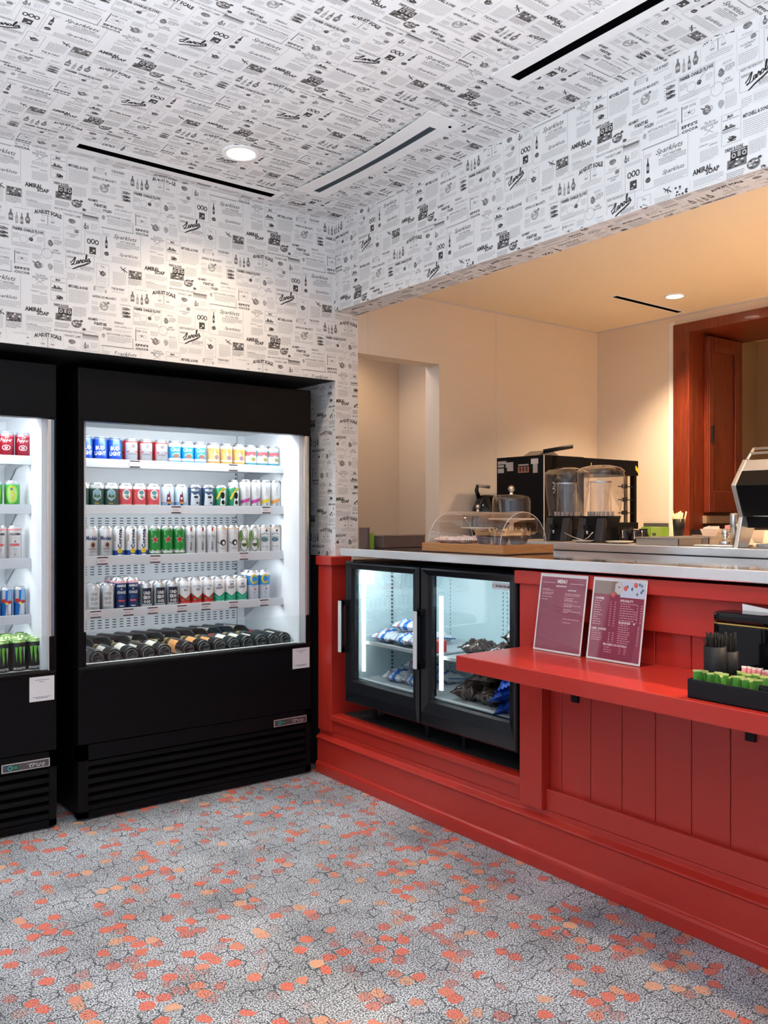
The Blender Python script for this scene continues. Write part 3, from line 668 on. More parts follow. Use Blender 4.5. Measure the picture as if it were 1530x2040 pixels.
spot(5.6, 2.2, ZB-.05, (1, .75, .5), 14, 2.4)

# unseen drum uplighters, added only to brighten the papered ceiling
def uplighter(x, y, power, where):
    t = thing('added_uplighter', 'white drum uplighter added out of view to brighten the ceiling, %s' % where, 'added fill lamp', (x, y, 0))
    b = MB(); b.lathe([(.0005, 0), (.13, 0), (.14, .01), (.14, .30), (.132, .30), (.12, .24)], M['trimwhite'], 28, (x, y, 0)); b.build('drum', t)
    b = MB(); b.lathe([(.12, .24), (.0005, .24)], M['lamp'], 28, (x, y, 0)); b.build('lens', t)
    ld = bpy.data.lights.new('ceiling_fill', 'AREA'); ld.shape = 'DISK'; ld.size = .22; ld.energy = power; ld.color = (.80, .90, 1); ld.spread = 2.4
    o = bpy.data.objects.new('ceiling_fill', ld); COL.objects.link(o); o.location = (x, y, .295); o.rotation_euler = (PI, 0, 0)
uplighter(-.75, .75, UPL, 'nearest the window wall'); uplighter(.30, .32, UPL, 'nearest the counter')
# ------------------------------------------------------------------ daylight
w = bpy.data.worlds.new('daylight'); SC.world = w; w.use_nodes = True
bg = w.node_tree.nodes['Background']
tc = w.node_tree.nodes.new('ShaderNodeTexCoord'); sx = w.node_tree.nodes.new('ShaderNodeSeparateXYZ'); cr = w.node_tree.nodes.new('ShaderNodeValToRGB')
w.node_tree.links.new(tc.outputs['Generated'], sx.inputs[0]); w.node_tree.links.new(sx.outputs['Z'], cr.inputs[0]); w.node_tree.links.new(cr.outputs[0], bg.inputs[0])
mr = w.node_tree.nodes.new('ShaderNodeMapRange'); mr.inputs['From Min'].default_value = -1; mr.inputs['From Max'].default_value = 1
w.node_tree.links.new(sx.outputs['Z'], mr.inputs['Value']); w.node_tree.links.new(mr.outputs[0], cr.inputs[0])
e = cr.color_ramp.elements   # sunlit paving below the horizon, hazy sky above
e[0].position = 0.47; e[0].color = (.50, .55, .62, 1); e[1].position = .53; e[1].color = (.50, .62, .80, 1)
bg.inputs[1].default_value = 2.5
def portal(loc, rot, sx_, sy_):
    ld = bpy.data.lights.new('window_daylight', 'AREA'); ld.shape = 'RECTANGLE'; ld.size = sx_; ld.size_y = sy_
    ld.cycles.is_portal = True
    o = bpy.data.objects.new('window_daylight', ld); COL.objects.link(o); o.location = loc; o.rotation_euler = rot
for h0, h1 in WL: portal((XL-.11, (h0+h1)/2, (WZ0+WZ1)/2), (0, -PI/2, 0), WZ1-WZ0, h1-h0)
for h0, h1 in WR: portal(((h0+h1)/2, YR-.11, (WZ0+WZ1)/2), (PI/2, 0, 0), h1-h0, WZ1-WZ0)
# ------------------------------------------------------------------ red service counter
RED = M['red']; CY0 = -1.4
t = thing('service_counter', 'red panelled service counter with a niche for the small fridge', 'counter', (2.6, 1.5, 0))
b = MB()   # face frame: stile, rails and the backing behind the boards
b.box(2.492, 2.60, 2.268, 2.385, .229, 1.098, RED)
b.box(2.515, 2.60, CY0, 2.268, .229, .31, RED); b.box(2.512, 2.60, CY0, 2.268, .972, 1.098, RED)
b.box(2.515, 2.58, 2.385, 3.738, .229, .296, RED)
b.build('face_frame', t, .0025)
b = MB(); b.box(2.482, 2.60, CY0, 2.405, 1.098, 1.152, RED); b.build('cap_rail', t, .004)
b = MB()
g = [2.268, 2.211, 2.071, 1.931, 1.791, 1.651, 1.511, 1.371, 1.231, 1.091, .951, .811, .671, .531, .391, .251, .111, -.2, -.6, -1.0, CY0]
for q in range(len(g)-1): b.box(2.540, 2.56, g[q+1]+.0012, g[q]-.0012, .30, .98, RED)
b.box(2.556, 2.575, CY0, 2.268, .30, .98, M['dark'])
b.build('board_panel', t, .0022, 1)
b = MB()
b.prism([(2.515, .228), (2.515, .205), (2.487, .19), (2.487, .184), (2.498, .176), (2.498, .062), (2.490, .056), (2.486, .046), (2.486, 0), (2.56, 0), (2.56, .228)], 'y', CY0, 3.87, RED)
b.build('base_moulding', t, .0025)
b = MB(); b.box(2.494, 2.565, 2.385, 3.742, .296, .327, RED); b.build('niche_sill', t, .004)
b = MB()
b.prism([(2.50, 3.738), (3.10, 3.738), (3.10, 3.786), (2.556, 3.786), (2.556, 3.865), (2.50, 3.865)], 'z', .229, 1.105, RED); b.build('niche_jamb', t, .003)
b = MB(); b.box(2.601, 3.09, 2.37, 2.391, .327, 1.12, RED); b.build('niche_jamb', t)
b = MB(); b.prism([(2.486, 3.722), (2.62, 3.722), (2.62, 3.787), (2.556, 3.787), (2.556, 3.87), (2.486, 3.87)], 'z', 1.105, 1.153, RED); b.build('pilaster_cap', t, .004)
b = MB(); b.box(2.581, 3.10, 2.392, 3.737, .25, .322, M['dark']); b.box(3.10, 3.14, 2.36, 3.786, .23, 1.16, M['dark']); b.box(2.62, 3.10, CY0, 2.36, 0, 1.16, M['dark'])
b.build('niche_lining', t)

t = thing('bar_worktop', 'long polished dark bar top with a stainless steel front edge', 'worktop', (2.8, 1.2, 1.163))
b = MB(); b.box(2.468, 2.485, CY0, 3.612, 1.163, 1.2015, M['steel']); b.box(2.485, 3.14, 3.597, 3.612, 1.163, 1.2015, M['steel']); b.build('steel_edge', t, .003)
b = MB(); b.box(2.485, 3.14, CY0, 3.597, 1.163, 1.200, M['bartop']); b.build('top', t)

t = thing('wall_shelf', 'thick red shelf projecting from the front of the red counter', 'shelf', (2.3, 1.2, .803))
b = MB(); b.prism([(2.108, CY0+.2), (2.538, CY0+.2), (2.538, 2.266), (2.491, 2.266), (2.491, 2.335), (2.108, 2.335)], 'z', .803, .858, RED); b.build('board', t, .003)
for y in (2.138, 1.438, .738):
    b = MB(); b.box(2.528, 2.539, y-.016, y+.016, .664, .803, M['blackm']); b.box(2.30, 2.539, y-.016, y+.016, .796, .803, M['blackm']); b.lathe([(.0005, 2.526), (.004, 2.526), (.004, 2.529)], M['blackm'], 8, (0, y, .69), axis='x'); b.build('bracket', t)

# ------------------------------------------------------------------ small two-door fridge in the niche
t = thing('undercounter_fridge', 'black two-door glass fridge built into the red counter', 'fridge', (2.8, 3.02, .325))
BK = M['black']
b = MB()
b.box(2.552, 3.08, 2.412, 2.432, .40, 1.14, BK); b.box(2.552, 3.08, 3.60, 3.62, .40, 1.14, BK); b.box(3.06, 3.08, 2.43, 3.60, .40, 1.14, BK)
b.box(2.553, 3.06, 2.432, 3.60, 1.115, 1.139, BK); b.box(2.553, 3.06, 2.432, 3.60, .401, .52, BK); b.box(2.535, 2.60, 3.012, 3.032, .41, 1.13, BK)
b.build('cabinet', t, .002)
b = MB(); LN = M['liner2']
b.box(3.03, 3.04, 2.435, 3.595, .53, 1.11, LN); b.box(2.57, 3.03, 2.433, 2.440, .53, 1.11, LN); b.box(2.57, 3.03, 3.590, 3.597, .53, 1.11, LN)
b.box(2.57, 3.03, 2.44, 3.59, .522, .532, M['liner']); b.box(2.57, 3.03, 2.44, 3.59, 1.105, 1.113, LN)
for y in (2.56, 3.40, 3.03-.02, 2.98):   # slotted shelf uprights
    for k in range(26): b.box(3.0285, 3.03, y-.0015, y+.0015, .56+k*.02, .57+k*.02, M['slot'])
for y0 in (2.445, 3.58):
    for k in range(26): b.box(2.78, 2.786, y0-.001 if y0 > 3 else y0-.004, y0+.009 if y0 > 3 else y0-.0045, .56+k*.02, .57+k*.02, M['slot'])
b.build('liner', t)
for y in (2.72, 3.30):
    b = MB(); b.box(2.60, 3.02, y-.265, y+.265, .712, .720, M['rail']); b.box(2.596, 2.603, y-.265, y+.265, .708, .724, M['white']); b.build('wire_shelf', t)
def loft_frame(b, rings, m):
    """rings: (y0,y1,z0,z1,X) nested rectangles joined into a mitred moulding"""
    k = len(b.v)
    vs = []
    for y0, y1, z0, z1, x in rings: vs += [(x, y0, z0), (x, y1, z0), (x, y1, z1), (x, y0, z1)]
    fs = []
    for r in range(len(rings)-1):
        for i in range(4): fs.append((r*4+i, r*4+(i+1) % 4, (r+1)*4+(i+1) % 4, (r+1)*4+i))
    b.add(vs, fs, m)
def insets(y0, y1, z0, z1, seq):
    return [(y0+d, y1-d, z0+d*(1.0 if d < .02 else e), z1-d, x) for d, e, x in seq]
for y0, y1 in ((3.032, 3.618), (2.414, 3.016)):
    b = MB()
    loft_frame(b, [(y0, y1, .415, 1.135, 2.55), (y0, y1, .415, 1.135, 2.512), (y0+.006, y1-.006, .423, 1.129, 2.503), (y0+.012, y1-.012, .475, 1.122, 2.500), (y0+.045, y1-.045, .525, 1.098, 2.512), (y0+.05, y1-.05, .533, 1.094, 2.530), (y0+.05, y1-.05, .533, 1.094, 2.55), (y0, y1, .415, 1.135, 2.55)], M['doorblack'])
    d = b.build('door', t)
    b = MB(); b.box(2.528, 2.531, y0+.045, y1-.045, .528, 1.098, M['glass']); b.build('glass_pane', d)
    yh = y1-.008
    b = MB(); b.box(2.462, 2.512, yh-.022, yh+.004, .672, .70, BK); b.box(2.462, 2.512, yh-.022, yh+.004, .91, .938, BK); b.box(2.462, 2.482, yh-.022, yh+.004, .672, .938, BK)
    h = b.build('door_handle', d, .002)
    b = MB(); b.box(2.456, 2.4615, yh-.020, yh+.002, .675, .935, cm(.80, .80, .82, .35, .2)); b.build('metal_strip', h)
    b = MB(); b.box(2.575, 2.585, y1-.068, y1-.05, .57, 1.00, M['led']); b.build('light_strip', t)
    for xx, yy, ee in ((2.60, (y0+y1)/2, 3.0),):
        ld = bpy.data.lights.new('fridge_fill', 'AREA'); ld.shape = 'RECTANGLE'; ld.size = .02; ld.size_y = .48; ld.energy = 1.7; ld.color = (.85, .96, 1)  # added fill, no tube hangs here; brightens the dim fridge interior
        o = bpy.data.objects.new('fridge_fill', ld); COL.objects.link(o); o.location = (xx, yy, 1.10); o.rotation_euler = (0, -.5, 0)
for y in (2.47, 2.846, 3.10, 3.52):
    b = MB(); b.lathe([(.011, .323), (.011, .33), (.018, .40)], M['blackm'], 12, (2.62, y, 0)); b.build('foot', t)
b = MB(); b.box(2.5265, 2.528, 2.466, 2.575, 1.062, 1.090, M['cardw'])
b.flat(text_polys('BEVERAGE-AIR', 0, 0, .082, .011, 'b'), lambda x, y: (2.5262, 2.512-x, 1.076+y), cm(.05, .05, .06)); b.flat(ring(0, 0, .006, .006, .0015), lambda x, y: (2.5262, 2.567-x, 1.076+y), cm(.05, .05, .06))
b.build('name_plate', t, label='white name plate with dark lettering')

# ------------------------------------------------------------------ the two tall black open coolers
SH = [(1.622, 1.638, 1.597), (1.402, 1.418, 1.375), (1.160, 1.176, 1.130), (.905, .921, .880)]   # shelf deck, lip top, lip bottom
YF = 3.865
def cooler(x0, x1, label, tags):
    t = thing('display_cooler', label, 'cooler', ((x0+x1)/2, 4.2, 0), 'tall black open coolers')
    b = MB(); yb = 4.62
    b.box(x0+.001, x0+.028, YF+.025, yb, .02, 2.028, BK); b.box(x1-.028, x1-.001, YF+.025, yb, .02, 2.028, BK)
    b.box(x0+.028, x1-.028, YF+.06, yb, 1.985, 2.027, BK); b.box(x0+.02, x1-.02, 4.55, yb, .02, 2.0, BK); b.box(x0+.02, x1-.02, YF+.06, yb, .02, .64, BK)
    b.build('cabinet', t, .003)
    b = MB(); b.box(x0, x1, YF, YF+.06, 1.792, 2.03, BK); b.build('header_panel', t, .004)
    b = MB(); b.prism([(x0, .69), (x0+.036, .69), (x0+.036, .845), (x0+.026, .845), (x0+.026, 1.792), (x0, 1.792)], 'y', YF, YF+.024, BK); b.build('side_frame', t, .002)
    b = MB(); b.prism([(x1, .69), (x1-.03, .69), (x1-.03, .84), (x1-.008, .84), (x1-.008, 1.792), (x1, 1.792)], 'y', YF, YF+.024, BK); b.build('side_frame', t, .002)
    b = MB(); b.box(x1-.022, x1-.008, YF+.006, YF+.012, .84, 1.788, cm(.30, .42, .52, .12, .6)); b.box(x1-.034, x1-.022, YF+.004, YF+.03, .69, 1.788, M['silver']); b.build('glass_edge_trim', t)
    b = MB(); b.box(x0, x1, YF, YF+.06, .342, .690, BK); b.lathe([(.001, x0+.002), (.016, x0+.002), (.016, x1-.002), (.001, x1-.002)], BK, 16, (0, YF+.012, .678), axis='x'); b.build('front_panel', t, .003)
    b = MB()
    b.box(x0, x0+.045, YF, YF+.05, .012, .338, BK); b.box(x1-.032, x1, YF, YF+.05, .012, .338, BK); b.box(x0, x1, YF, YF+.05, .270, .338, BK); b.box(x0, x1, YF, YF+.05, .012, .040, BK)
    b.box(x0+.04, x1-.03, YF+.04, YF+.05, .03, .28, M['blackm'])
    for k in range(6):
        z = .040+k*.0395
        b.prism([(YF+.003, z+.004), (YF+.003, z+.010), (YF+.006, z+.024), (YF+.03, z+.033), (YF+.03, z+.028), (YF+.012, z+.012)], 'x', x0+.045, x1-.032, BK)
    b.build('grille', t)
    b = MB(); xa, xb_ = x1-.227, x1-.030
    b.box(xa, xb_, YF-.004, YF, .276, .312, M['silver']); b.box(xa+.004, xb_-.004, YF-.0048, YF-.004, .2795, .3085, cm(.09, .09, .10)); b.box(xa+.018, xa+.068, YF-.0052, YF-.0048, .2815, .3065, cm(.03, .08, .06))
    F = lambda x, z: (xa+.09+x, YF-.0055, .294+z)
    b.flat(ring(-.057, 0, .010, .010, .003), F, cm(.15, .55, .85)); b.flat(rect(-.036, 0, .018, .012), F, cm(.06, .22, .10))
    b.flat(text_polys('true', .054, -.001, .066, .018, 's'), F, M['silver']); b.flat(stroke([(.012, .004), (.03, .006), (.045, .006)], .0022), F, M['silver'])
    b.build('badge', t, label='silver badge with thermostat window and script lettering')
    b = MB(); b.box(x0+.028, x1-.028, 4.50, 4.55, .65, 1.985, M['liner']); b.box(x0+.028, x0+.05, YF+.05, 4.50, .65, 1.985, M['liner']); b.box(x1-.055, x1-.028, YF+.03, 4.50, .65, 1.985, M['liner'])
    b.box(x0+.05, x1-.05, YF+.055, 4.50, .64, .668, M['liner']); b.box(x0+.05, x1-.05, YF+.06, 4.50, 1.83, 1.86, M['liner']); b.box(x0+.03, x1-.03, YF+.055, YF+.075, .668, .692, M['white'])
    nx = int((x1-x0-.14)/.039)
    for zz in (1.352, 1.098, .815):
        for r in range(4):
            for k in range(nx):
                if abs(k-nx//2) < 1: continue
                xx = x0+.08+k*.039; b.box(xx-.010, xx+.010, 4.499, 4.50, zz-r*.0135-.0022, zz-r*.0135+.0022, M['slot'])
    for xx in (x0+.07, x1-.115):
        for k in range(36): b.box(xx-.003, xx+.003, 4.498, 4.50, .90+k*.025, .912+k*.025, M['slot'])
        b.box(xx+.006, xx+.009, 4.494, 4.50, .67, 1.83, M['rail'])
    b.build('liner', t)
    for i, (zd, zt, zl) in enumerate(SH):
        b = MB(); b.box(x0+.052, x1-.056, 4.06, 4.47, zd-.010, zd, M['white']); sh = b.build('shelf', t)
        b = MB(); b.prism([(4.054, zl), (4.060, zt), (4.066, zt), (4.066, zl)], 'x', x0+.052, x1-.056, M['rail']); b.build('price_rail', sh, .001)
        b = MB(); b.prism([(4.07, zd-.012), (4.30, zd-.03), (4.49, zd-.13), (4.49, zd-.012)], 'x', x1-.064, x1-.061, M['rail']); b.build('shelf_bracket', sh)
        for xx in tags[i]:
            b = MB(); h = zt-zl; zc = (zt+zl)/2
            b.box(xx-.026, xx+.026, 4.0485, 4.0535, zc-h*.46, zc+h*.46, M['tag'])
            for q in (-1, 1): b.box(xx-.025, xx+.025, 4.0478, 4.0486, zc+q*h*.34-.0030, zc+q*h*.34+.0030, cm(.07, .06, .07))
            b.box(xx-.018, xx+.012, 4.048, 4.0486, zc-.003, zc+.002, cm(.45, .40, .42)); b.build('price_tag', sh)
    b = MB(); b.box(x0+.04, x1-.035, YF+.02, YF+.024, .690, .840, M['clearglass']); b.build('front_glass', t)
    b = MB(); b.box(x0+.10, x1-.10, YF+.075, YF+.095, 1.80, 1.812, M['led']); b.build('light_tube', t)
    b = MB(); sx0, sz0 = x1-.114, .563
    b.box(sx0, sx0+.104, YF-.0012, YF-.0002, sz0, sz0+.108, M['cardw'])
    F = lambda x, z: (sx0+.052+x, YF-.0016, sz0+.054+z)
    for zz, ww in ((.038, .060), (.030, .022), (-.036, .076), (-.041, .05)): b.flat(textlines_m(0, zz, ww, .0032), F, cm(.30, .30, .42))
    b.build('notice_card', t, label='white square notice card stuck on the black front')
    for zz, ya, en in ((1.79, YF+.10, 10), (1.590, 4.075, 3.2), (1.368, 4.075, 3.2), (1.122, 4.075, 3.2), (.872, 4.075, 3.2)):
        ld = bpy.data.lights.new('cooler_tube', 'AREA'); ld.shape = 'RECTANGLE'; ld.size = x1-x0-.2; ld.size_y = .02; ld.energy = en*LEDP; ld.color = (.88, .95, 1)
        o = bpy.data.objects.new('cooler_tube', ld); COL.objects.link(o); o.location = ((x0+x1)/2, ya, zz); o.rotation_euler = (.55, 0, 0)
    return t
LEDP = .44
def textlines_m(x, y, w, h):
    out = []; a = x-w/2
    while a < x+w/2-.002:
        k = min(RND.uniform(.004, .010), x+w/2-a); out += rect(a+k/2, y, k, h); a += k+.002
    return out
RX0, RX1 = 1.232, 2.455
cooler(RX0, RX1, 'wide black open cooler full of beer cans beside the red counter', [[1.563, 2.092], [1.775, 2.289], [1.405, 1.666, 2.154], [1.372, 1.53, 1.653, 1.805, 1.937, 2.093, 2.275]])
cooler(-.082, 1.138, 'black open cooler with soft drinks, cut off by the picture edge', [[.5], [.3, .8], [.6], [.4]])
# ------------------------------------------------------------------ drink cans
_cm_full = cm
def cm(r, g, b, rough=.35, metal=.25): return _cm_full(r*.74, g*.74, b*.74, rough, metal)
def wrap_fn(R):
    return lambda x, z: (R*math.sin(x/R), -R*math.cos(x/R), z)
W_ = cm(.86, .86, .86, .4, .05); SIL = cm(.70, .72, .75, .25, .9); NAVY = cm(.015, .03, .12); BLK = cm(.01, .01, .012)
GOLD = cm(.62, .36, .06); YEL = cm(.85, .62, .04)
def can_proto(label, r, h, bands, decals, lid=SIL, name='drink_can', cat='can'):
    t = thing(name, label, cat)
    z0 = .006; z1 = h-.013
    prof = [(.0005, .001), (r*.78, .001), (r*.82, 0), (r, z0)]; ms = [SIL, SIL, SIL]
    zs = 0
    for f, m in bands:
        prof.append((r, z0+(z1-z0)*f)); ms.append(m)
    prof += [(r*.84, h-.003)]; ms.append(lid)
    b = MB(); b.lathe(prof, ms, 20)
    fn = wrap_fn(r+.0004); k = 0
    for i, (polys, m) in enumerate(decals):
        f2 = wrap_fn(r+.0004+i*.00012); b.flat(dense(polys), f2, m)
    b.build('can_body', t)
    b = MB(); b.lathe([(r*.84, h-.003), (r*.86, h), (r*.80, h), (r*.77, h-.005), (.0005, h-.005)], lid, 20); b.lathe([(.0005, h-.0035), (.008, h-.0035), (.008, h-.005)], SIL, 8, (0, -.004, 0)); b.build('can_lid', t)
    return t
def tx(s, x, z, w, h, m, st='b'): return (text_polys(s, x, z, w, h, st), m)
def vtx(s, x, z, w, h, m, st='b'):
    return ([([(x-(q[1]), z+(q[0])) for q in vs], fs) for vs, fs in text_polys(s, 0, 0, w, h, st)], m)
def rc(x, z, w, h, m): return (rect(x, z, w, h, max(1, int(w/.008)), 1), m)
def el(x, z, a, b_, m): return (ell(x, z, a, b_), m)
def rg(x, z, a, b_, t, m): return (ring(x, z, a, b_, t), m)
def pg(m, *p): return (pol(*p), m)
def star(x, z, r, m):
    p = [(x+(r if i % 2 == 0 else r*.42)*math.sin(i*PI/5), z+(r if i % 2 == 0 else r*.42)*math.cos(i*PI/5)) for i in range(10)]
    return ([([(x, z)]+p, [(0, i+1, (i+1) % 10+1) for i in range(10)])], m)
S_, D_ = (.033, .122), (.0288, .156)       # standard and slim
GRY = cm(.36, .38, .40); PNK = cm(.80, .10, .12, .4); LBL = cm(.30, .52, .74); TEA = cm(.10, .34, .42); ORA = cm(.80, .36, .08); CRM = cm(.80, .70, .55); GRN = cm(.03, .10, .06)
RD = cm(.62, .02, .025); BLU = cm(.01, .07, .50); SKY = cm(.02, .30, .72); MAG = cm(.60, .06, .34); LIM = cm(.28, .72, .05); HEI = cm(.02, .30, .05)
D = {}
D['bl'] = ('blue beer can with white block lettering', S_, [(.12, cm(.01, .04, .32)), (1, BLU)], [tx('BUD', 0, .068, .044, .020, W_), tx('LIGHT', 0, .043, .056, .020, W_)], cm(.35, .5, .8, .25, .9))
D['bw'] = ('silver beer can with red flanks and grey crest', S_, [(.93, cm(.66, .70, .74, .3, .6)), (1, RD)], [rc(-.047, .062, .020, .10, RD), rc(.047, .062, .020, .10, RD), (ell(0, .082, .019, .018), GRY), (ell(0, .086, .011, .009), SIL), (text_polys('Budweiser', 0, .048, .044, .012, 's'), cm(.2, .2, .24)), pg(RD, (-.028, .052), (-.014, .060), (-.014, .063), (-.028, .058)), pg(RD, (.028, .052), (.014, .060), (.014, .063), (.028, .058))])
D['ci'] = ('sky blue can with white script and brown patch', S_, [(.16, SKY), (.28, W_), (.84, SKY), (1, W_)], [tx('Cisco', 0, .080, .046, .022, W_, 's'), el(.006, .045, .016, .010, cm(.32, .16, .10)), (ring(.006, .047, .021, .014, .003, 12, 0, PI), YEL)])
D['or'] = ('orange can with brown leaf pattern', S_, [(.2, ORA), (.3, CRM), (.86, cm(.82, .46, .16)), (1, W_)], [el(-.014, .085, .014, .012, ORA), el(.016, .080, .012, .014, cm(.66, .30, .06)), (stroke([(-.03, .10), (-.006, .075), (.004, .095), (.02, .065)], .003), cm(.20, .10, .05)), (stroke([(-.026, .07), (-.01, .06), (.006, .10)], .0025), cm(.20, .10, .05)), el(.014, .048, .013, .013, cm(.30, .18, .26)), pg(W_, (-.004, .06), (.008, .06), (.002, .09))])
D['te'] = ('teal and white can with a pink zigzag band', S_, [(.2, cm(.06, .34, .46)), (.55, W_), (.86, cm(.24, .48, .50)), (1, W_)], [pg(PNK, (-.034, .086), (.034, .086), (.034, .072), (.018, .064), (.004, .073), (-.014, .062), (-.034, .072)), el(.014, .046, .015, .011, cm(.30, .28, .08)), tx('TH', -.012, .05, .012, .01, cm(.06, .30, .4))])
def hexa(x, z, a, b_, m): return pg(m, *[(x+a*math.sin(i*PI/3), z+b_*math.cos(i*PI/3)) for i in range(6)])
D['dg'] = ('dark green can with a white hexagon picture', S_, [(.10, GOLD), (.86, cm(.05, .11, .09)), (1, cm(.75, .76, .74))], [hexa(0, .066, .022, .030, W_), hexa(0, .066, .020, .0275, cm(.28, .50, .55)), pg(cm(.10, .18, .08), (-.018, .052), (.018, .052), (.012, .068), (0, .060), (-.010, .072)), tx('IPA', 0, .024, .02, .008, GOLD)])
D['pk'] = ('coral pink can with a round white emblem', S_, [(.14, CRM), (.86, PNK), (1, W_)], [el(.006, .068, .020, .026, W_), el(.006, .078, .013, .010, cm(.15, .40, .40)), el(.008, .058, .010, .007, cm(.25, .5, .3)), el(.012, .052, .006, .004, RD), vtx('ALE', -.026, .06, .034, .008, ORA)])
D['tw'] = ('pale blue can with a dark red tower', S_, [(.22, LBL), (.24, NAVY), (1, cm(.62, .76, .86))], [pg(cm(.28, .03, .05), (-.011, .034), (.013, .034), (.008, .070), (.004, .092), (0, .070), (-.006, .074)), el(.001, .052, .005, .006, W_), rc(.001, .030, .022, .008, ORA), rc(.002, .021, .012, .008, NAVY)])
D['me'] = ('navy and white can with a white bird shape', S_, [(.1, W_), (1, cm(.03, .07, .14))], [pg(cm(.72, .76, .80), (-.026, .018), (.02, .018), (.028, .06), (.016, .078), (-.004, .07), (-.02, .084)), tx('MELLO', 0, .096, .040, .014, W_), el(.004, .060, .012, .006, BLK), el(.012, .030, .007, .005, NAVY)])
D['gy'] = ('green can with a yellow zigzag', S_, [(.1, YEL), (1, cm(.02, .26, .12))], [pg(W_, (-.004, .018), (.026, .018), (.03, .10), (.004, .09)), el(.010, .07, .012, .018, BLK), el(.012, .034, .010, .012, BLK), (stroke([(-.022, .05), (-.006, .078), (-.012, .076), (.012, .104), (.028, .100)], .011), YEL)])
for k, nm, c in (('wp', 'pink', MAG), ('wy', 'yellow', YEL), ('wo', 'orange', ORA)):
    D[k] = ('slim white can with a slanted %s band' % nm, D_, [(1, W_)], [pg(c, (-.028, .046), (.0, .052), (.028, .062), (.028, .044), (0, .034), (-.028, .028)), (ring(.004, .105, .017, .032, .0015), GRY), (ring(.004, .105, .010, .026, .001), GRY), vtx('CLAW', .004, .105, .034, .009, GRY), rc(.006, .026, .008, .014, cm(.3, .4, .5))])
D['mo'] = ('slim silver can with a purple and gold emblem', (.033, .156), [(1, cm(.74, .76, .78, .3, .5))], [tx('Modelo', 0, .100, .056, .022, NAVY), el(.004, .068, .012, .014, GOLD), el(.004, .068, .008, .010, cm(.08, .03, .12)), (stroke([(-.018, .048), (.018, .050)], .003), BLK), tx('especial', 0, .034, .03, .006, GRY)])
D['co'] = ('slim white can with upright blue lettering', D_, [(.24, cm(.02, .10, .42)), (1, cm(.78, .80, .82, .3, .3))], [vtx('Corona', .004, .094, .096, .021, NAVY), el(.004, .036, .013, .012, YEL), vtx('Extra', -.02, .10, .03, .008, GOLD), rc(.004, .018, .02, .004, W_)])
D['he'] = ('green beer can with a red star', (.0315, .156), [(.14, cm(.01, .18, .03)), (.92, HEI), (1, cm(.35, .62, .4, .25, .8))], [star(0, .088, .021, W_), star(0, .088, .018, RD), tx('Heineken', 0, .030, .084, .020, W_), (stroke([(-.02, .15), (-.016, .11)], .005), cm(.25, .6, .28))])
D['ul'] = ('slim white can with a small red tab', (.028, .156), [(1, cm(.80, .82, .84, .3, .4))], [rc(.005, .136, .008, .018, RD), tx('ULTRA', .002, .100, .044, .016, GRY), vtx('Michelob', .004, .052, .042, .010, cm(.16, .17, .2)), rc(.002, .085, .036, .002, LBL)])
D['cb'] = ('slim white can with a brown stripe', (.031, .156), [(.95, W_), (1, cm(.8, .55, .36))], [rc(.033, .075, .008, .13, cm(.40, .20, .08)), rg(.008, .122, .009, .012, .0012, GRY), el(.004, .066, .015, .016, BLK), el(.006, .064, .007, .009, W_), (stroke([(-.026, .070), (-.012, .060), (0, .074)], .006), BLK), tx('CIDER', 0, .036, .03, .006, GRY)])
D['gc'] = ('slim white can with black rings and green leaves', (.031, .156), [(1, W_)], [el(-.02, .10, .014, .03, cm(.30, .48, .16)), el(.02, .06, .012, .03, cm(.30, .48, .16)), rg(0, .112, .021, .032, .003, BLK), rg(0, .112, .012, .02, .002, cm(.1, .14, .1)), rg(0, .05, .022, .034, .003, BLK), (ell(0, .060, .015, .018, 12, PI, 2*PI), cm(.08, .10, .03)), rg(0, .05, .027, .04, .0015, cm(.2, .35, .1))])
D['wb'] = ('slim white can with a slate blue scene', (.031, .156), [(.95, W_), (1, cm(.82, .62, .46))], [el(.008, .126, .006, .007, cm(.16, .05, .06)), (stroke([(-.022, .106), (0, .112), (.022, .104)], .008), cm(.30, .38, .40)), el(-.002, .078, .020, .013, cm(.10, .20, .24)), (stroke([(-.024, .088), (0, .096), (.024, .09)], .005), cm(.3, .38, .4)), tx('SELTZER', 0, .04, .034, .006, GRY)])
D['un'] = ('silver wine can with a pale label', (.033, .134), [(1, cm(.66, .70, .73, .28, .7))], [rc(.002, .066, .050, .074, cm(.80, .82, .84)), tx('UND', .002, .088, .036, .017, GRY), tx('ERW', .002, .066, .036, .017, GRY), tx('OOD', .002, .044, .036, .017, GRY)])
D['ub'] = ('silver wine can with a dark navy label', (.033, .134), [(1, cm(.66, .70, .73, .28, .7))], [rc(.002, .066, .050, .078, cm(.02, .03, .05)), tx('UND', .002, .080, .036, .017, W_), tx('ERW', .002, .059, .036, .017, W_), tx('OOD', .002, .038, .036, .017, W_)])
D['am'] = ('tall navy can with white lettering and pink bar', (.029, .158), [(.92, cm(.015, .05, .17)), (1, cm(.8, .45, .5))], [tx('AMBLE', 0, .122, .046, .012, W_), tx('&', 0, .107, .008, .009, W_), tx('CHASE', 0, .090, .046, .014, W_), rc(0, .050, .03, .008, PNK), rc(0, .066, .026, .016, cm(.02, .08, .26)), rc(0, .024, .02, .004, W_)])
VS = ((-.034, .098), (.034, .098), (.034, .066), (0, .042), (-.034, .066))
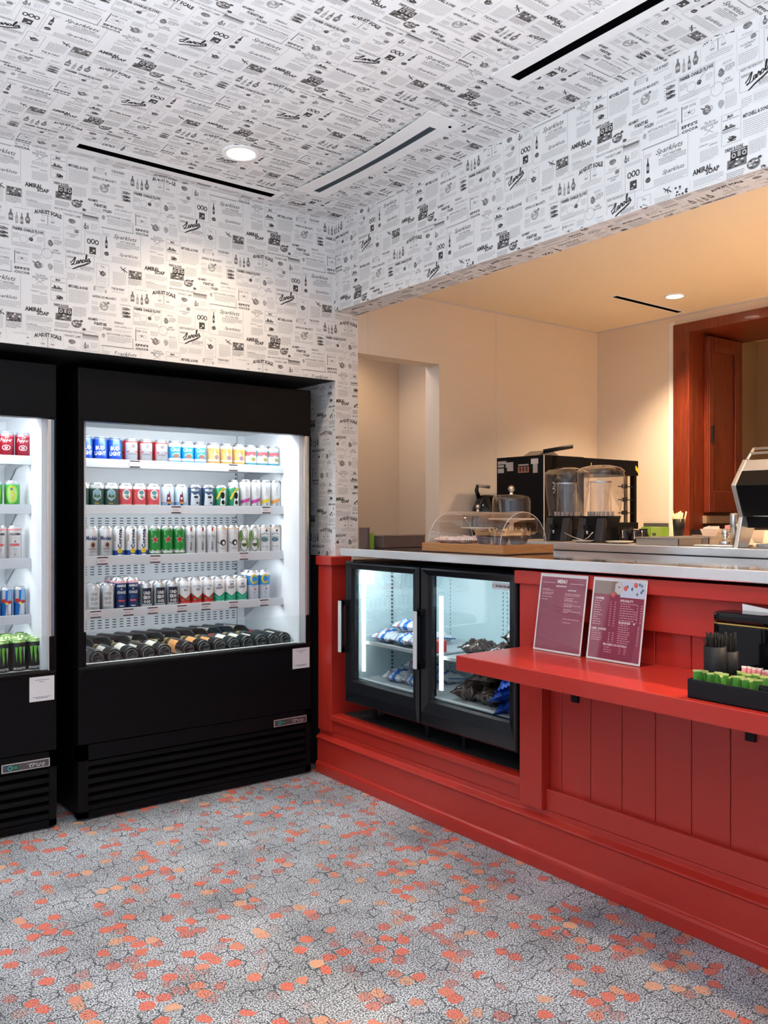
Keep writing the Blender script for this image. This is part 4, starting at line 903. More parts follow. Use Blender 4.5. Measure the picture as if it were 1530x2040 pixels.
D['po'] = ('white and red can with a strawberry print', (.0315, .142), [(.12, cm(.8, .3, .3)), (.46, RD), (1, W_)], [pg(W_, *VS), tx('POTER', 0, .100, .044, .012, LBL), tx('NO', .003, .084, .018, .012, NAVY), el(.012, .040, .009, .006, cm(.1, .35, .08)), el(-.014, .034, .007, .005, cm(.1, .35, .08)), el(-.028, .052, .005, .007, cm(.1, .35, .08))])
D['gr'] = ('white can with a green lower half', (.0315, .142), [(.12, cm(.35, .72, .55)), (.44, cm(.02, .45, .26)), (1, W_)], [pg(W_, *VS), tx('LIN', 0, .102, .018, .012, NAVY), tx('LIGHT', 0, .086, .034, .013, NAVY), (stroke([(-.03, .046), (0, .028), (.03, .044)], .004), cm(.25, .7, .5)), tx('SELTZER', 0, .117, .03, .005, GRY)])
D['tc'] = ('tall blue and white can with a yellow crescent', (.033, .168), [(.56, cm(.72, .78, .86)), (.9, cm(.05, .34, .74)), (1, W_)], [(ring(.003, .122, .021, .025, .009, 18, .5, 2*PI-.5), YEL), el(.010, .068, .006, .004, PNK), tx('LEMON', 0, .084, .026, .005, GRY), tx('4%', .006, .05, .012, .006, GRY)])
D['dp'] = ('dark red soda can with white script', S_, [(.92, cm(.36, .012, .03)), (1, cm(.7, .2, .25, .3, .7))], [(text_polys('Dr', .004, .098, .018, .014, 's'), W_), (text_polys('Pepper', .0, .082, .054, .022, 's'), W_), rg(0, .050, .018, .012, .0025, W_), tx('23', 0, .050, .014, .011, W_)])
D['st'] = ('lime green soda can with yellow print', S_, [(.94, cm(.10, .50, .10)), (1, cm(.3, .6, .5, .3, .7))], [el(0, .062, .027, .044, LIM), el(0, .062, .022, .036, cm(.5, .78, .25)), (stroke([(-.012, .088), (.010, .096), (-.004, .068), (.014, .060), (.0, .034)], .009), YEL), el(-.002, .084, .006, .006, cm(.05, .3, .25))])
D['cl'] = ('slim white coffee can with a red pill label', (.031, .162), [(.94, cm(.82, .80, .78)), (1, cm(.78, .34, .34))], [tx('COLOMBE', 0, .124, .052, .011, BLK), tx('&', .002, .092, .008, .010, cm(.1, .14, .2)), rc(0, .076, .034, .011, cm(.70, .14, .14)), el(-.017, .076, .0055, .0055, cm(.70, .14, .14)), el(.017, .076, .0055, .0055, cm(.70, .14, .14)), (stroke([(-.02, .102), (0, .108), (.02, .102)], .0012), GRY), rc(0, .056, .026, .002, LBL), el(0, .032, .004, .004, GRY)])
D['rb'] = ('slim blue and silver can with red mark', (.0265, .140), [(1, cm(.02, .20, .66, .25, .5))], [pg(cm(.72, .76, .80, .25, .8), (-.004, .012), (.026, .012), (.03, .07), (.002, .072)), pg(cm(.72, .76, .80, .25, .8), (-.03, .07), (-.004, .072), (-.004, .13), (-.028, .13)), pg(LBL, (.004, .076), (.03, .076), (.03, .132), (.008, .132)), el(-.010, .080, .012, .009, RD), el(.014, .074, .011, .008, RD), el(.002, .068, .007, .006, YEL)], SIL)
CLAW = cm(.20, .70, .05)
D['mn'] = ('tall black can with green claw marks', (.033, .158), [(1, cm(.012, .013, .016))], [pg(CLAW, (-.022, .126), (-.010, .126), (-.012, .10), (-.014, .060), (-.020, .11)), pg(CLAW, (-.006, .128), (.008, .128), (.004, .10), (.006, .08), (.002, .048), (-.003, .09)), pg(cm(.5, .8, .5), (.012, .126), (.024, .126), (.022, .10), (.018, .054), (.015, .10)), tx('MONSTER', 0, .034, .056, .012, W_), tx('ENERGY', 0, .020, .04, .005, CLAW)], cm(.45, .70, .25, .25, .8))

SHORT = {k: v for k, v in dict(bl='blue', bw='silver and red', ci='sky blue', te='teal', dg='dark green', pk='coral', tw='tower', me='navy', gy='zigzag', wp='pink-banded', wy='yellow-banded', wo='orange-banded', mo='silver', co='gold-disc', he='red-star', ul='red-tab', cb='brown-striped', gc='black-ringed', wb='slate blue', un='pale-labelled', ub='navy-labelled', am='tall navy', po='strawberry', gr='green', tc='crescent', dp='dark red', st='lime', cl='coffee', rb='blue and silver', mn='black').items()}
SHORT['or'] = 'orange'
PROTO = {}
def place_can(k, x, y, z, label, group, rz=0):
    d = D[k]
    if k not in PROTO:
        t = can_proto(label, d[1][0], d[1][1], d[2], d[3], d[4] if len(d) > 4 else SIL)
        PROTO[k] = t; t.location = (x, y, z); t.rotation_euler = (0, 0, rz); t['group'] = group
        KIDS[t.name] = list(t.children); return t
    return clone(PROTO[k], (x, y, z), rz, label, group)
def lab16(d, where, tail):
    s = '%s, %s, %s' % (d, where, tail)
    if len(s.split()) > 16: s = '%s, %s, %s' % (d.replace(' with a ', ' with ').replace(' with an ', ' with ').replace('white and ', '').replace(' lettering', ' letters').replace('upright ', ''), where, tail.replace('beside the ', 'by ').replace('at the row\'s', 'at row\'s'))
    return s
def shelf_row(where, zd, items, y=4.105, group='cans'):
    """items: (kind, x); neighbours tell identical cans of a run apart"""
    n = len(items)
    for i, (k, x) in enumerate(items):
        a = i
        while a > 0 and items[a-1][0] == k: a -= 1
        e = i
        while e < n-1 and items[e+1][0] == k: e += 1
        run = e-a+1; pos = i-a
        L = SHORT[items[a-1][0]]+' can' if a > 0 else None
        Rr = SHORT[items[e+1][0]]+' can' if e < n-1 else None
        if run == 1: tail = 'beside the '+L if L else 'beside the '+Rr
        elif pos == 0: tail = 'beside the '+L if L else 'at the row\'s left end'
        elif pos == run-1: tail = 'beside the '+Rr if Rr else 'at the row\'s right end'
        else: tail = 'between its two twins'
        place_can(k, x, y, zd, lab16(D[k][0], where, tail), group, -math.atan2(x, 4.1)*.55+RND.uniform(-.12, .12))
def seq(s, xs): return list(zip(s.split(), xs))
shelf_row('top shelf', SH[0][0], seq('bl bl bl bw bw bw ci ci ci or or or te te te', [1.342, 1.412, 1.483, 1.563, 1.639, 1.716, 1.79, 1.859, 1.927, 2.003, 2.078, 2.152, 2.221, 2.290, 2.360]), group='cans on the top shelf of the wide cooler')
shelf_row('second shelf', SH[1][0], seq('dg dg dg pk pk pk tw tw me me gy gy wp wp wy wo', [1.324, 1.395, 1.465, 1.535, 1.604, 1.675, 1.752, 1.822, 1.900, 1.972, 2.045, 2.119, 2.190, 2.252, 2.313, 2.374]), group='cans on the second shelf of the wide cooler')
shelf_row('third shelf', SH[2][0], seq('mo mo co co co he he he ul ul ul cb cb gc gc wb wb', [1.366, 1.436, 1.502, 1.563, 1.622, 1.684, 1.748, 1.812, 1.873, 1.932, 1.991, 2.053, 2.117, 2.181, 2.245, 2.309, 2.373][:17]), group='cans on the third shelf of the wide cooler')
shelf_row('fourth shelf', SH[3][0], seq('un un am am ub ub ub po po po gr gr gr tc tc', [1.378, 1.447, 1.512, 1.572, 1.640, 1.708, 1.777, 1.843, 1.908, 1.973, 2.037, 2.101, 2.166, 2.236, 2.305]), group='cans on the fourth shelf of the wide cooler')
# cans standing one deeper, their lids showing above the front row
def back_row(where, zd, items, y, group):
    for i, (k, x) in enumerate(items):
        nth = ['first', 'second', 'third', 'fourth', 'fifth', 'sixth', 'seventh', 'eighth', 'ninth', 'tenth', 'eleventh'][sum(1 for q in items[:i+1] if q[0] == k)-1]
        place_can(k, x, y, zd, lab16(D[k][0], where, nth+' such'), group, -.2+RND.uniform(-.3, .3))
back_row('back row of fourth shelf', SH[3][0], seq('un un am am ub ub ub po po po gr gr gr tc', [1.378, 1.447, 1.512, 1.572, 1.640, 1.708, 1.777, 1.843, 1.908, 1.973, 2.037, 2.101, 2.166, 2.236]), 4.178, 'cans behind the front row of the fourth shelf')
back_row('deepest row of fourth shelf', SH[3][0], seq('am am', [1.512, 1.572]), 4.245, 'cans behind the front row of the fourth shelf')
back_row('back row of top shelf', SH[0][0], seq('bl bl bw bw bw', [1.377, 1.448, 1.528, 1.603, 1.678]), 4.172, 'cans behind the front row of the top shelf')
back_row('back row of second shelf', SH[1][0], seq('dg dg wp wp', [1.360, 1.43, 2.155, 2.221]), 4.170, 'cans behind the front row of the second shelf')
# the cooler at the picture's edge
shelf_row('edge cooler', SH[0][0], seq('dp dp dp', [.916, .988, 1.058]), group='cans in the cooler at the edge')
shelf_row('edge cooler', SH[1][0], seq('st st', [.938, 1.012]), group='cans in the cooler at the edge')
shelf_row('edge cooler', SH[2][0], seq('cl cl', [.957, 1.022]), group='cans in the cooler at the edge')
shelf_row('edge cooler', SH[3][0], seq('rb rb rb', [.932, .988, 1.044]), group='cans in the cooler at the edge')
for r in range(4):
    for c, x in enumerate((.932, 1.0, 1.068)):
        place_can('mn', x, 3.955+r*.069, .670, 'black can with green claws, cooler floor, %s row, %s' % (['front', 'second', 'third', 'back'][r], ['at picture edge', 'middle one', 'beside the cooler wall'][c]), 'black cans on the cooler floor', -.2+RND.uniform(-.25, .25))

# ------------------------------------------------------------------ wine bottles lying on the floor of the wide cooler
GD = cm(.012, .022, .022, .12, 0); GD2 = cm(.02, .016, .016, .15, 0)
def bottle_proto(label, lab, foil, glassm):
    t = thing('wine_bottle', label, 'bottle')
    b = MB()
    b.lathe([(.0005, .014), (.014, .012), (.026, .003), (.032, 0), (.037, .004), (.0385, .012), (.0385, .19), (.036, .205), (.022, .228), (.0145, .243), (.0135, .262)], glassm, 26, axis='y')
    b.lathe([(.0255, -.0004), (.0275, .0008)], cm(.30, .33, .34, .3, 0), 26, axis='y'); b.build('glass_body', t)
    b = MB(); b.lathe([(.0388, .075), (.0388, .165)], lab, 24, axis='y', a0=-.6, a1=PI+.6); b.lathe([(.0391, .115), (.0391, .122)], cm(.25, .2, .15), 24, axis='y', a0=.4, a1=PI-.4); b.build('paper_label', t)
    b = MB(); b.lathe([(.0139, .258), (.0150, .262), (.0150, .305), (.0135, .308), (.0005, .308)], foil, 18, axis='y'); b.build('foil_capsule', t)
    return t
CREAM = cm(.80, .74, .64, .6, 0); ORL = cm(.75, .36, .12, .5, 0); FY = cm(.70, .52, .22, .4, .4); FR = cm(.62, .06, .05, .4, .3)
BP = {}
def put_bottle(k, loc, rot, label, group):
    lab, foil, gm = {'c': (CREAM, BLK, GD), 'o': (ORL, GOLD, GD2), 'y': (CREAM, FY, GD), 'r': (CREAM, FR, GD2)}[k]
    if k not in BP:
        t = BP[k] = bottle_proto(label, lab, foil, gm); KIDS[t.name] = list(t.children); t['group'] = group
    else:
        t = clone(BP[k], loc, 0, label, group)
    t.location = loc; t.rotation_euler = rot
ORD = ['first', 'second', 'third', 'fourth', 'fifth', 'sixth', 'seventh', 'eighth', 'ninth', 'tenth', 'eleventh', 'twelfth', 'thirteenth', 'fourteenth']
fx = [1.349, 1.429, 1.512, 1.593, 1.674, 1.800, 1.884, 1.970, 2.050, 2.129, 2.207, 2.284, 2.349, 2.349]
for i, x in enumerate(fx[:13]):
    put_bottle('o' if i in (5, 6, 7) else 'c', (x, 3.955, .708), (0, RND.uniform(-.5, .9), RND.uniform(-.03, .03)), 'wine bottle with %s label, %s from left, front row on cooler floor' % ('an orange' if i in (5, 6, 7) else 'a cream', ORD[i]), 'wine bottles in the front row')
bx = [1.36, 1.45, 1.54, 1.635, 1.725, 1.815, 1.905, 1.985, 2.065, 2.145, 2.225, 2.305]
for i, x in enumerate(bx):
    k = 'r' if i in (8, 11) else 'y'
    put_bottle(k, (x-.10, 4.475, .716), (.02, RND.uniform(-.6, .6), PI+.33), 'wine bottle with %s neck foil, %s from left, back row on cooler floor' % ('red' if k == 'r' else 'gold', ORD[i]), 'wine bottles in the back row')

cm = _cm_full
# ------------------------------------------------------------------ snack bags in the small fridge
def pouch(w, h, t, m, bands, n=12, seed=0, foil=None):
    """a filled pillow bag lying flat: crimped ends at +-h/2, creased skin"""
    r = random.Random(seed); b = MB(); nu, nv = 26, 22
    ph = [r.uniform(0, 6) for _ in range(6)]
    for side in (1, -1):
        vs = []
        for j in range(nv+1):
            v = -1+2*j/nv
            for i in range(nu+1):
                u = -1+2*i/nu
                e = max(0, 1-abs(v)**3)*max(0, 1-abs(u)**4)
                z = side*t/2*e*(1+.16*math.sin(7*u+ph[0]+3*v)+.14*math.sin(9*v+ph[1]-4*u)+.12*math.sin(17*u*v+ph[2])+.10*math.sin(23*u+11*v+ph[4])+.09*math.sin(29*v-13*u+ph[5]))
                if abs(v) > .9: z = side*.0008+.003*math.sin(22*u+ph[3])
                vs.append((u*w/2*(1-.07*(1-abs(v)**2)), v*h/2, z))
        fs = []
        base = len(b.v); b.v += vs
        for j in range(nv):
            mm = m
            for f0, f1, bm in bands:
                if f0 <= (j+.5)/nv < f1: mm = bm
            if foil is not None and (j == 0 or j == nv-1): mm = foil
            for i in range(nu):
                q = (base+j*(nu+1)+i, base+j*(nu+1)+i+1, base+(j+1)*(nu+1)+i+1, base+(j+1)*(nu+1)+i)
                b.f.append(q if side > 0 else q[::-1]); b.m.append(b.mi(mm if not (seed % 2 and i > nu*.6 and mm is m) else mm)); b.s.append(True)
    return b
PB = cm(.02, .16, .58, .22, .15); PW = cm(.76, .78, .82, .25, .15); PBR = cm(.055, .028, .022, .16, .1); PY = cm(.70, .66, .10, .3, .1); PR = cm(.62, .05, .05, .4, .1); PBL = cm(.01, .07, .46, .2, .15)
def bag(kind, loc, rot, label, group, seed):
    t = thing('snack_bag', label, 'snack bag', (0, 0, 0), group)
    if kind == 'w': b = pouch(.14, .15, .052, PW, [(.30, .52, PB), (.60, .66, cm(.20, .40, .70, .25, .1)), (.70, .74, PR)], seed=seed, foil=PB)
    elif kind == 'd': b = pouch(.17, .15, .072, PBR, [(.45, .55, cm(.16, .10, .08, .2, .1))], seed=seed)
    else: b = pouch(.13, .19, .05, PBL, [(.60, .74, PY)], seed=seed)
    b.build('pouch', t)
    s = MB(); Fz = lambda x, y: (x, y, .052 if kind == 'd' else .030)
    if kind == 'b':
        s.flat(text_polys('CHIPS', 0, -.012, .07, .028, 'b'), lambda x, y: (x, y, .0265), W_); s.flat(ell(.01, .045, .02, .016), lambda x, y: (x, y, .026), CRM)
        s.build('lettering', t)
    t.location = loc; t.rotation_euler = rot
    return t
def near(*a): return a
for i, (x, y, z, rz, rx) in enumerate([(2.69, 3.49, .752, .12, .0), (2.69, 3.33, .752, -.1, .0), (2.76, 3.41, .806, .3, 0), (2.69, 3.225, .752, .1, 0), (2.85, 3.48, .752, -.1, .0), (2.85, 3.31, .752, .15, 0)]):
    bag('w', (x, y, z), (rx, .05*i-.1, rz), 'blue and white snack bag on the left door\'s wire shelf, %s from the hinge side' % ORD[i], 'blue and white bags on the wire shelf', 10+i)
for i, (x, y, z, rz, rx) in enumerate([(2.69, 3.40, .562, .15, .0), (2.69, 3.245, .562, -.12, .0), (2.77, 3.33, .616, .4, 0), (2.85, 3.39, .562, .1, 0), (2.85, 3.22, .562, .1, 0)]):
    bag('w', (x, y, z), (rx, .06*i-.1, rz), 'blue and white snack bag on the small fridge\'s floor, %s of that heap' % ORD[i], 'blue and white bags on the fridge floor', 30+i)
t = thing('carton', 'small red carton on the wire shelf behind the left glass door', 'carton', (2.67, 3.105, .722))
b = MB(); b.box(2.635, 2.70, 3.055, 3.15, .722, .775, PR); b.build('box', t, .002); b = MB(); b.box(2.634, 2.635, 3.075, 3.13, .735, .76, W_); b.build('front_label', t)
for i, (x, y, z, rz, rx) in enumerate([(2.73, 2.85, .760, .12, 0), (2.74, 2.69, .760, -.1, .0), (2.76, 2.53, .760, .15, 0), (2.76, 2.61, .832, .3, .0)]):
    bag('d', (x, y, z), (rx, .1, rz), 'glossy dark brown snack bag on the right door\'s wire shelf, %s from left' % ORD[i], 'dark bags on the wire shelf', 50+i)
for i, (x, y, z, rz, rx) in enumerate([(2.69, 2.865, .572, .15, .0), (2.69, 2.715, .572, -.15, .0), (2.72, 2.79, .643, .35, .0), (2.87, 2.84, .572, .1, 0), (2.87, 2.68, .572, .2, 0)]):
    bag('d', (x, y, z), (rx, -.1, rz), 'glossy dark brown snack bag heaped on the small fridge\'s floor, %s from left' % ORD[i], 'dark bags on the fridge floor', 60+i)
for i, (x, y, z, rz, rx) in enumerate([(2.655, 2.575, .562, PI/2+.25, .15), (2.65, 2.585, .612, PI/2+.1, .2), (2.66, 2.57, .662, PI/2+.35, .2)]):
    bag('b', (x, y, z), (.1, -.45, rz-PI), 'bright blue snack bag with white lettering beside the dark bags, %s' % ['bottom of the pile', 'middle of the pile', 'top of the pile'][i], 'bright blue bags', 80+i)

# ------------------------------------------------------------------ menus on the red shelf
MAR = mat('menu_maroon', (.27, .035, .075), .3, var=.06, nscale=9)
def menu(y0, y1, label, second):
    t = thing('menu_holder', label, 'menu', (2.46, (y0+y1)/2, .858))
    xb, xt, z0, z1 = 2.432, 2.478, .860, 1.148
    def F(off): return lambda u, v: (xb+(xt-xb)*v-off, y1-(y1-y0)*u, z0+(z1-z0)*v)
    b = MB(); f = F(0); g = F(-.003)
    for fn_ in (f, g): b.add([fn_(0, 0), fn_(1, 0), fn_(1, 1), fn_(0, 1)], [(0, 1, 2, 3)], M['acrylic'])
    b.box(xb, xb+.085, y0, y1, .858, .861, M['acrylic']); b.build('acrylic_stand', t)
    b = MB(); p = F(-.0015); b.add([p(0, 0), p(1, 0), p(1, 1), p(0, 1)], [(0, 1, 2, 3)], cm(.84, .82, .80, .5, 0))
    q = F(-.0012); b.flat(rect(.5, .492, .945, .935), q, MAR)
    q = F(-.0008); Wt = cm(.80, .74, .74, .5, 0); Pk = cm(.72, .45, .47, .5, 0)
    def tl(s, x, y, w, h, st='n'): b.flat(text_polys(s, x, y, w, h, st), q, Wt)
    def ln(x, y, w, n=1):
        a = x
        while a < x+w-.01:
            k = min(RND.uniform(.02, .06), x+w-a); b.flat(rect(a+k/2, y, k, .008), q, Pk); a += k+.012
    if not second:
        tl('MENU', .48, .905, .20, .05, 'b'); tl('BREAKFAST', .47, .845, .22, .020, 'b'); b.flat(rect(.2, .885, .28, .005), q, Wt); b.flat(rect(.79, .885, .28, .005), q, Wt)
        for y, w in ((.80, .16), (.783, .24), (.752, .24), (.735, .2), (.70, .20), (.665, .12)): ln(.08, y, w)
        tl('SANDWICHES', .70, .80, .17, .018, 'b')
        for y, w in ((.755, .32), (.735, .30), (.70, .19), (.68, .16), (.665, .27), (.63, .18), (.61, .36), (.595, .17), (.555, .16), (.535, .36), (.52, .1), (.435, .36), (.39, .18)): ln(.56, y, w)
    else:
        b.flat(rect(.5, .88, .94, .16), q, cm(.26, .20, .17, .5, 0)); q2 = F(-.0006)
        b.flat(rect(.75, .87, .44, .19), q2, cm(.58, .66, .80, .5, 0))
        for k in range(14): b.flat(ell(RND.uniform(.58, .94), RND.uniform(.79, .95), .022, .02, 6), F(-.0005), cm(.12, .20, .34, .5, 0) if k % 2 else W_)
        for x, y in ((.62, .885), (.80, .93), (.40, .80)): b.flat(ell(x, y, .035, .032), F(-.0004), cm(.70, .14, .11, .5, 0))
        b.flat(hexa(.5, .885, .085, .085, W_)[0], F(-.0003), W_); b.flat(hexa(.5, .885, .072, .072, W_)[0], F(-.0002), CRM); b.flat(hexa(.5, .885, .066, .066, W_)[0], F(-.0001), W_); b.flat(rect(.5, .893, .03, .012), F(.0001), BLK)
        tl('COFFEE', .15, .745, .17, .028, 'b'); tl('SPECIALTY', .66, .735, .24, .028, 'b'); tl('BLENDED', .66, .475, .22, .028, 'b'); tl('ICED COFFEE', .19, .375, .28, .028, 'b'); tl('FROZEN COCKTAILS', .52, .20, .44, .028, 'b'); b.flat(ell(.83, .475, .018, .014, 6), q, Wt)
        for i in range(11): ln(.06, .712-i*.028, RND.uniform(.08, .17)); ln(.36, .71-i*.028, .03); ln(.44, .71-i*.028, .03)
        for i in range(8): ln(.55, .70-i*.028, RND.uniform(.17, .34)); ln(.86, .69-i*.028, .02); ln(.92, .69-i*.028, .03)
        for i in range(9): ln(.55, .445-i*.026, RND.uniform(.16, .26)); ln(.90, .44-i*.026, .03)
        for i in range(5): ln(.06, .345-i*.026, RND.uniform(.1, .22)); ln(.38, .34-i*.026, .03); ln(.45, .34-i*.026, .03)
        for i in range(3): ln(.32, .165-i*.027, RND.uniform(.1, .2)); ln(.60, .165-i*.027, .04); ln(.69, .165-i*.027, .04)
    b.build('menu_sheet', t)
menu(2.030, 2.258, 'maroon menu sheet in a clear stand, nearer the small fridge', False)
menu(1.776, 2.004, 'maroon menu sheet with a pictured header in a clear stand, nearer the condiments', True)

# ------------------------------------------------------------------ condiment caddy, straws, lid box
t = thing('condiment_caddy', 'black open tray of sugar packets at the shelf\'s front', 'caddy', (2.24, 1.15, .858))
BM = M['blackm']; cx0, cx1, cy0, cy1 = 2.135, 2.345, .88, 1.40
b = MB()
b.box(cx0, cx1, cy0, cy1, .858, .864, BM); b.box(cx0, cx0+.005, cy0, cy1, .858, .912, BM); b.box(cx1-.005, cx1, cy0, cy1, .858, .912, BM); b.box(cx0, cx1, cy1-.005, cy1, .858, .912, BM); b.box(cx0, cx1, cy0, cy0+.005, .858, .912, BM)
b.build('tray', t, .003)
b = MB(); b.box(cx0+.005, cx0+.095, 1.188, 1.192, .864, .918, BM); b.box(cx0+.005, cx0+.095, .885, 1.192, .864, .868, BM); b.box(cx0+.005, cx0+.008, .885, 1.192, .864, .926, BM); b.box(cx0+.06, cx0+.063, 1.192, cy1-.06, .864, .905, BM); b.build('divider', t)
def packet_proto(label, m, m2, group):
    t = thing('sugar_packet', label, 'sugar packet', (0, 0, 0), group)
    b = MB(); vs = []
    nu = 6
    for sgn in (1, -1):
        for j in range(13):
            for i in range(nu+1):
                u, v = -1+2*i/nu, -1+2*j/12
                vs.append((sgn*(.0022*(1-u**4)*(1-v**4)+.0003), u*.020, .0325+v*.0325))
    for sg in (0, 1):
        o = sg*13*(nu+1)
        for j in range(12):
            for i in range(nu):
                q = (o+j*(nu+1)+i, o+j*(nu+1)+i+1, o+(j+1)*(nu+1)+i+1, o+(j+1)*(nu+1)+i)
                k = len(b.f); b.f.append(q if sg == 0 else q[::-1]); b.m.append(b.mi(m2 if j in (0, 11) else m)); b.s.append(True)
    b.v = vs; b.build('paper_sachet', t); KIDS[t.name] = list(t.children); return t
PG = cm(.07, .26, .04, .5, 0); PGL = cm(.50, .58, .22, .5, 0); PPK = cm(.80, .36, .42, .5, 0); PWH = cm(.80, .74, .72, .5, 0); PYL = cm(.80, .52, .08, .5, 0)
def packets(n, kinds, label, m, m2, x0, x1, ya, yb, tilt, rzj, z=.866):
    pr_ = None; g = label.split(' standing')[0]+'s in the caddy'
    for i in range(n):
        y = ya+(yb-ya)*i/max(1, n-1); x = RND.uniform(x0, x1)
        rz = PI/2+RND.uniform(-rzj, rzj); loc = (x, y, z+RND.uniform(0, .006))
        if pr_ is None: pr_ = packet_proto(label, m, m2, g); t = pr_
        else: t = clone(pr_, loc, 0, label, g)
        t.location = loc; t.rotation_euler = (RND.uniform(-.08, .08)+tilt, RND.uniform(-.15, .15), rz)
packets(22, 0, 'green sugar packet standing in the caddy\'s front row', PG, PGL, cx0+.026, cx0+.032, 1.380, 1.215, .10, .35)
packets(13, 0, 'green sugar packet standing just behind the front row', PG, PGL, cx0+.088, cx0+.092, 1.30, 1.21, .15, .15)
packets(9, 0, 'pink sugar packet standing behind the green packets', PPK, PWH, cx0+.135, cx0+.139, 1.305, 1.215, .12, .12, .874)
packets(12, 0, 'white sugar packet standing behind the pink packets', PWH, PWH, cx0+.15, cx0+.19, 1.195, 1.04, .15, .25, .886)
packets(6, 0, 'yellow sugar packet standing beside the white packets', PYL, PWH, cx0+.105, cx0+.118, 1.16, 1.08, .1, .2, .880)
def straw_cup(label, x, y, r, h, z, hstr, nst, seed):
    t = thing('straw_cup', label, 'straw cup', (x, y, z))
    b = MB(); b.lathe([(.0005, z), (r, z), (r, z+h), (r-.003, z+h), (r-.003, z+.006), (.0005, z+.006)], BM, 28, (x, y, 0)); b.build('cup', t)
    r_ = random.Random(seed); b = MB()
    for i in range(nst):
        a = r_.uniform(0, 6.28); q = (r-.006)*math.sqrt(r_.random()); k = r_.uniform(.9, 1.25)
        p0 = (x+q*.7*math.cos(a), y+q*.7*math.sin(a), z+.01); p1 = (x+q*k*math.cos(a), y+q*k*math.sin(a), z+h+hstr*r_.uniform(.5, 1))
        b.tube([p0, p1], .0022, M['black'], 6)
    s_ = b.build('straws', t, kind='stuff')
straw_cup('round black cup of short black stir straws at the caddy\'s end', 2.205, 1.358, .030, .137, .864, .040, 60, 1)
straw_cup('black cup of thin black straws behind the first straw cup', 2.268, 1.352, .024, .118, .864, .055, 26, 2)
t = thing('lid_dispenser', 'glossy black rounded box with a gold line standing on the red shelf', 'dispenser', (2.41, 1.2, .858))
def rr(y0, y1, z0, z1, r, n=6):
    p = [(y1, z0), (y0, z0)]
    p += [(y0+r-r*math.cos(PI/2*i/n), z1-r+r*math.sin(PI/2*i/n)) for i in range(n+1)]
    p += [(y1-r+r*math.sin(PI/2*i/n), z1-r+r*math.cos(PI/2*i/n)) for i in range(n+1)]
    return p
def rrz(x0, x1, y0, y1, r, n=6):
    p = []
    for cx_, cy_, a in ((x1-r, y1-r, 0), (x0+r, y1-r, PI/2), (x0+r, y0+r, PI), (x1-r, y0+r, 1.5*PI)):
        p += [(cx_+r*math.cos(a+PI/2*i/n), cy_+r*math.sin(a+PI/2*i/n)) for i in range(n+1)]
    return p
b = MB(); b.prism(rrz(2.372, 2.476, .85, 1.478, .03), 'z', .858, 1.042, M['blackg']); b.build('body', t, .004)
b = MB(); b.prism(rrz(2.370, 2.478, .848, 1.480, .03), 'z', 1.042, 1.046, cm(.80, .55, .18, .25, .9)); b.build('gold_band', t)
b = MB(); b.prism(rrz(2.372, 2.476, .85, 1.478, .03), 'z', 1.046, 1.078, M['blackg']); b.build('lid', t, .010, 3)
t = thing('paper_sheet', 'white paper sheet leaning behind the glossy black box', 'paper', (2.479, 1.3, .86))
b = MB(); b.add([(2.4785, 1.425, .8585), (2.4785, 1.20, .8585), (2.4795, 1.21, 1.07), (2.4795, 1.435, 1.097)], [(0, 1, 2, 3)], M['cardw']); b.add([(2.4790, 1.425, .8585), (2.4790, 1.20, .8585), (2.48, 1.21, 1.07), (2.48, 1.435, 1.097)], [(3, 2, 1, 0)], M['cardw']); b.build('sheet', t)

# ------------------------------------------------------------------ back counter behind the bar
t = thing('back_counter', 'steel edged back counter behind the bar top', 'counter', (3.9, 1.8, 0)); ZK = 1.237
b = MB(); b.box(3.2, 3.222, CY0, 3.70, 1.200, ZK, M['steel']); b.build('steel_edge', t, .003)
b = MB(); b.box(3.222, XR-.008, CY0, 3.77, 1.200, ZK-.001, mat('worktop_taupe', (.60, .49, .39), .25)); b.build('top', t)
b = MB(); b.box(3.26, XR-.012, CY0, 3.76, 0, 1.2, M['dark']); b.build('cabinet_base', t)
b = MB(); b.box(XR-.022, XR-.009, 3.222, 3.40, ZK, 1.318, cm(.10, .10, .10)); b.build('backsplash', t)

# roll-top pastry case on the bar
t = thing('pastry_case', 'clear half-round pastry case on an oak board on the bar top', 'pastry case', (2.745, 2.835, 1.2))
b = MB(); b.box(2.585, 2.90, 2.569, 3.10, 1.2005, 1.2035, M['brown']); b.box(2.585, 2.90, 2.569, 3.10, 1.2035, 1.241, M['oak']); b.build('board', t, .003)
b = MB(); b.lathe([(.142, 2.60), (.142, 3.07)], M['acrylic'], 28, (2.7425, 0, 1.241), axis='y', a0=-PI, a1=0); b.build('domed_cover', t)
for y, nm in ((2.60, 'end_panel'), (3.07, 'end_panel')):
    b = MB(); n = 20; vs = [(2.7425+.142*math.cos(PI*i/n), y, 1.241+.142*math.sin(PI*i/n)) for i in range(n+1)]; b.add(vs, [tuple(range(n+1))], M['acrylic'])
    b.tube(vs, .0014, cm(.85, .85, .87, .2, 0), 6); b.build(nm, t)
b = MB(); b.box(2.5995, 2.603, 2.63, 2.637, 1.25, 1.30, M['acrylic']); b.tube([(2.7425, 2.602, 1.3835), (2.7425, 3.068, 1.3835)], .003, M['acrylic'], 6); b.build('hinge_bar', t)
MUF = mat('muffin_crust', (.20, .09, .035), .8, var=.3, nscale=60, bump=.5); MP = mat('muffin_paper', (.09, .05, .035), .7); MPT = cm(.62, .38, .18, .6, 0)
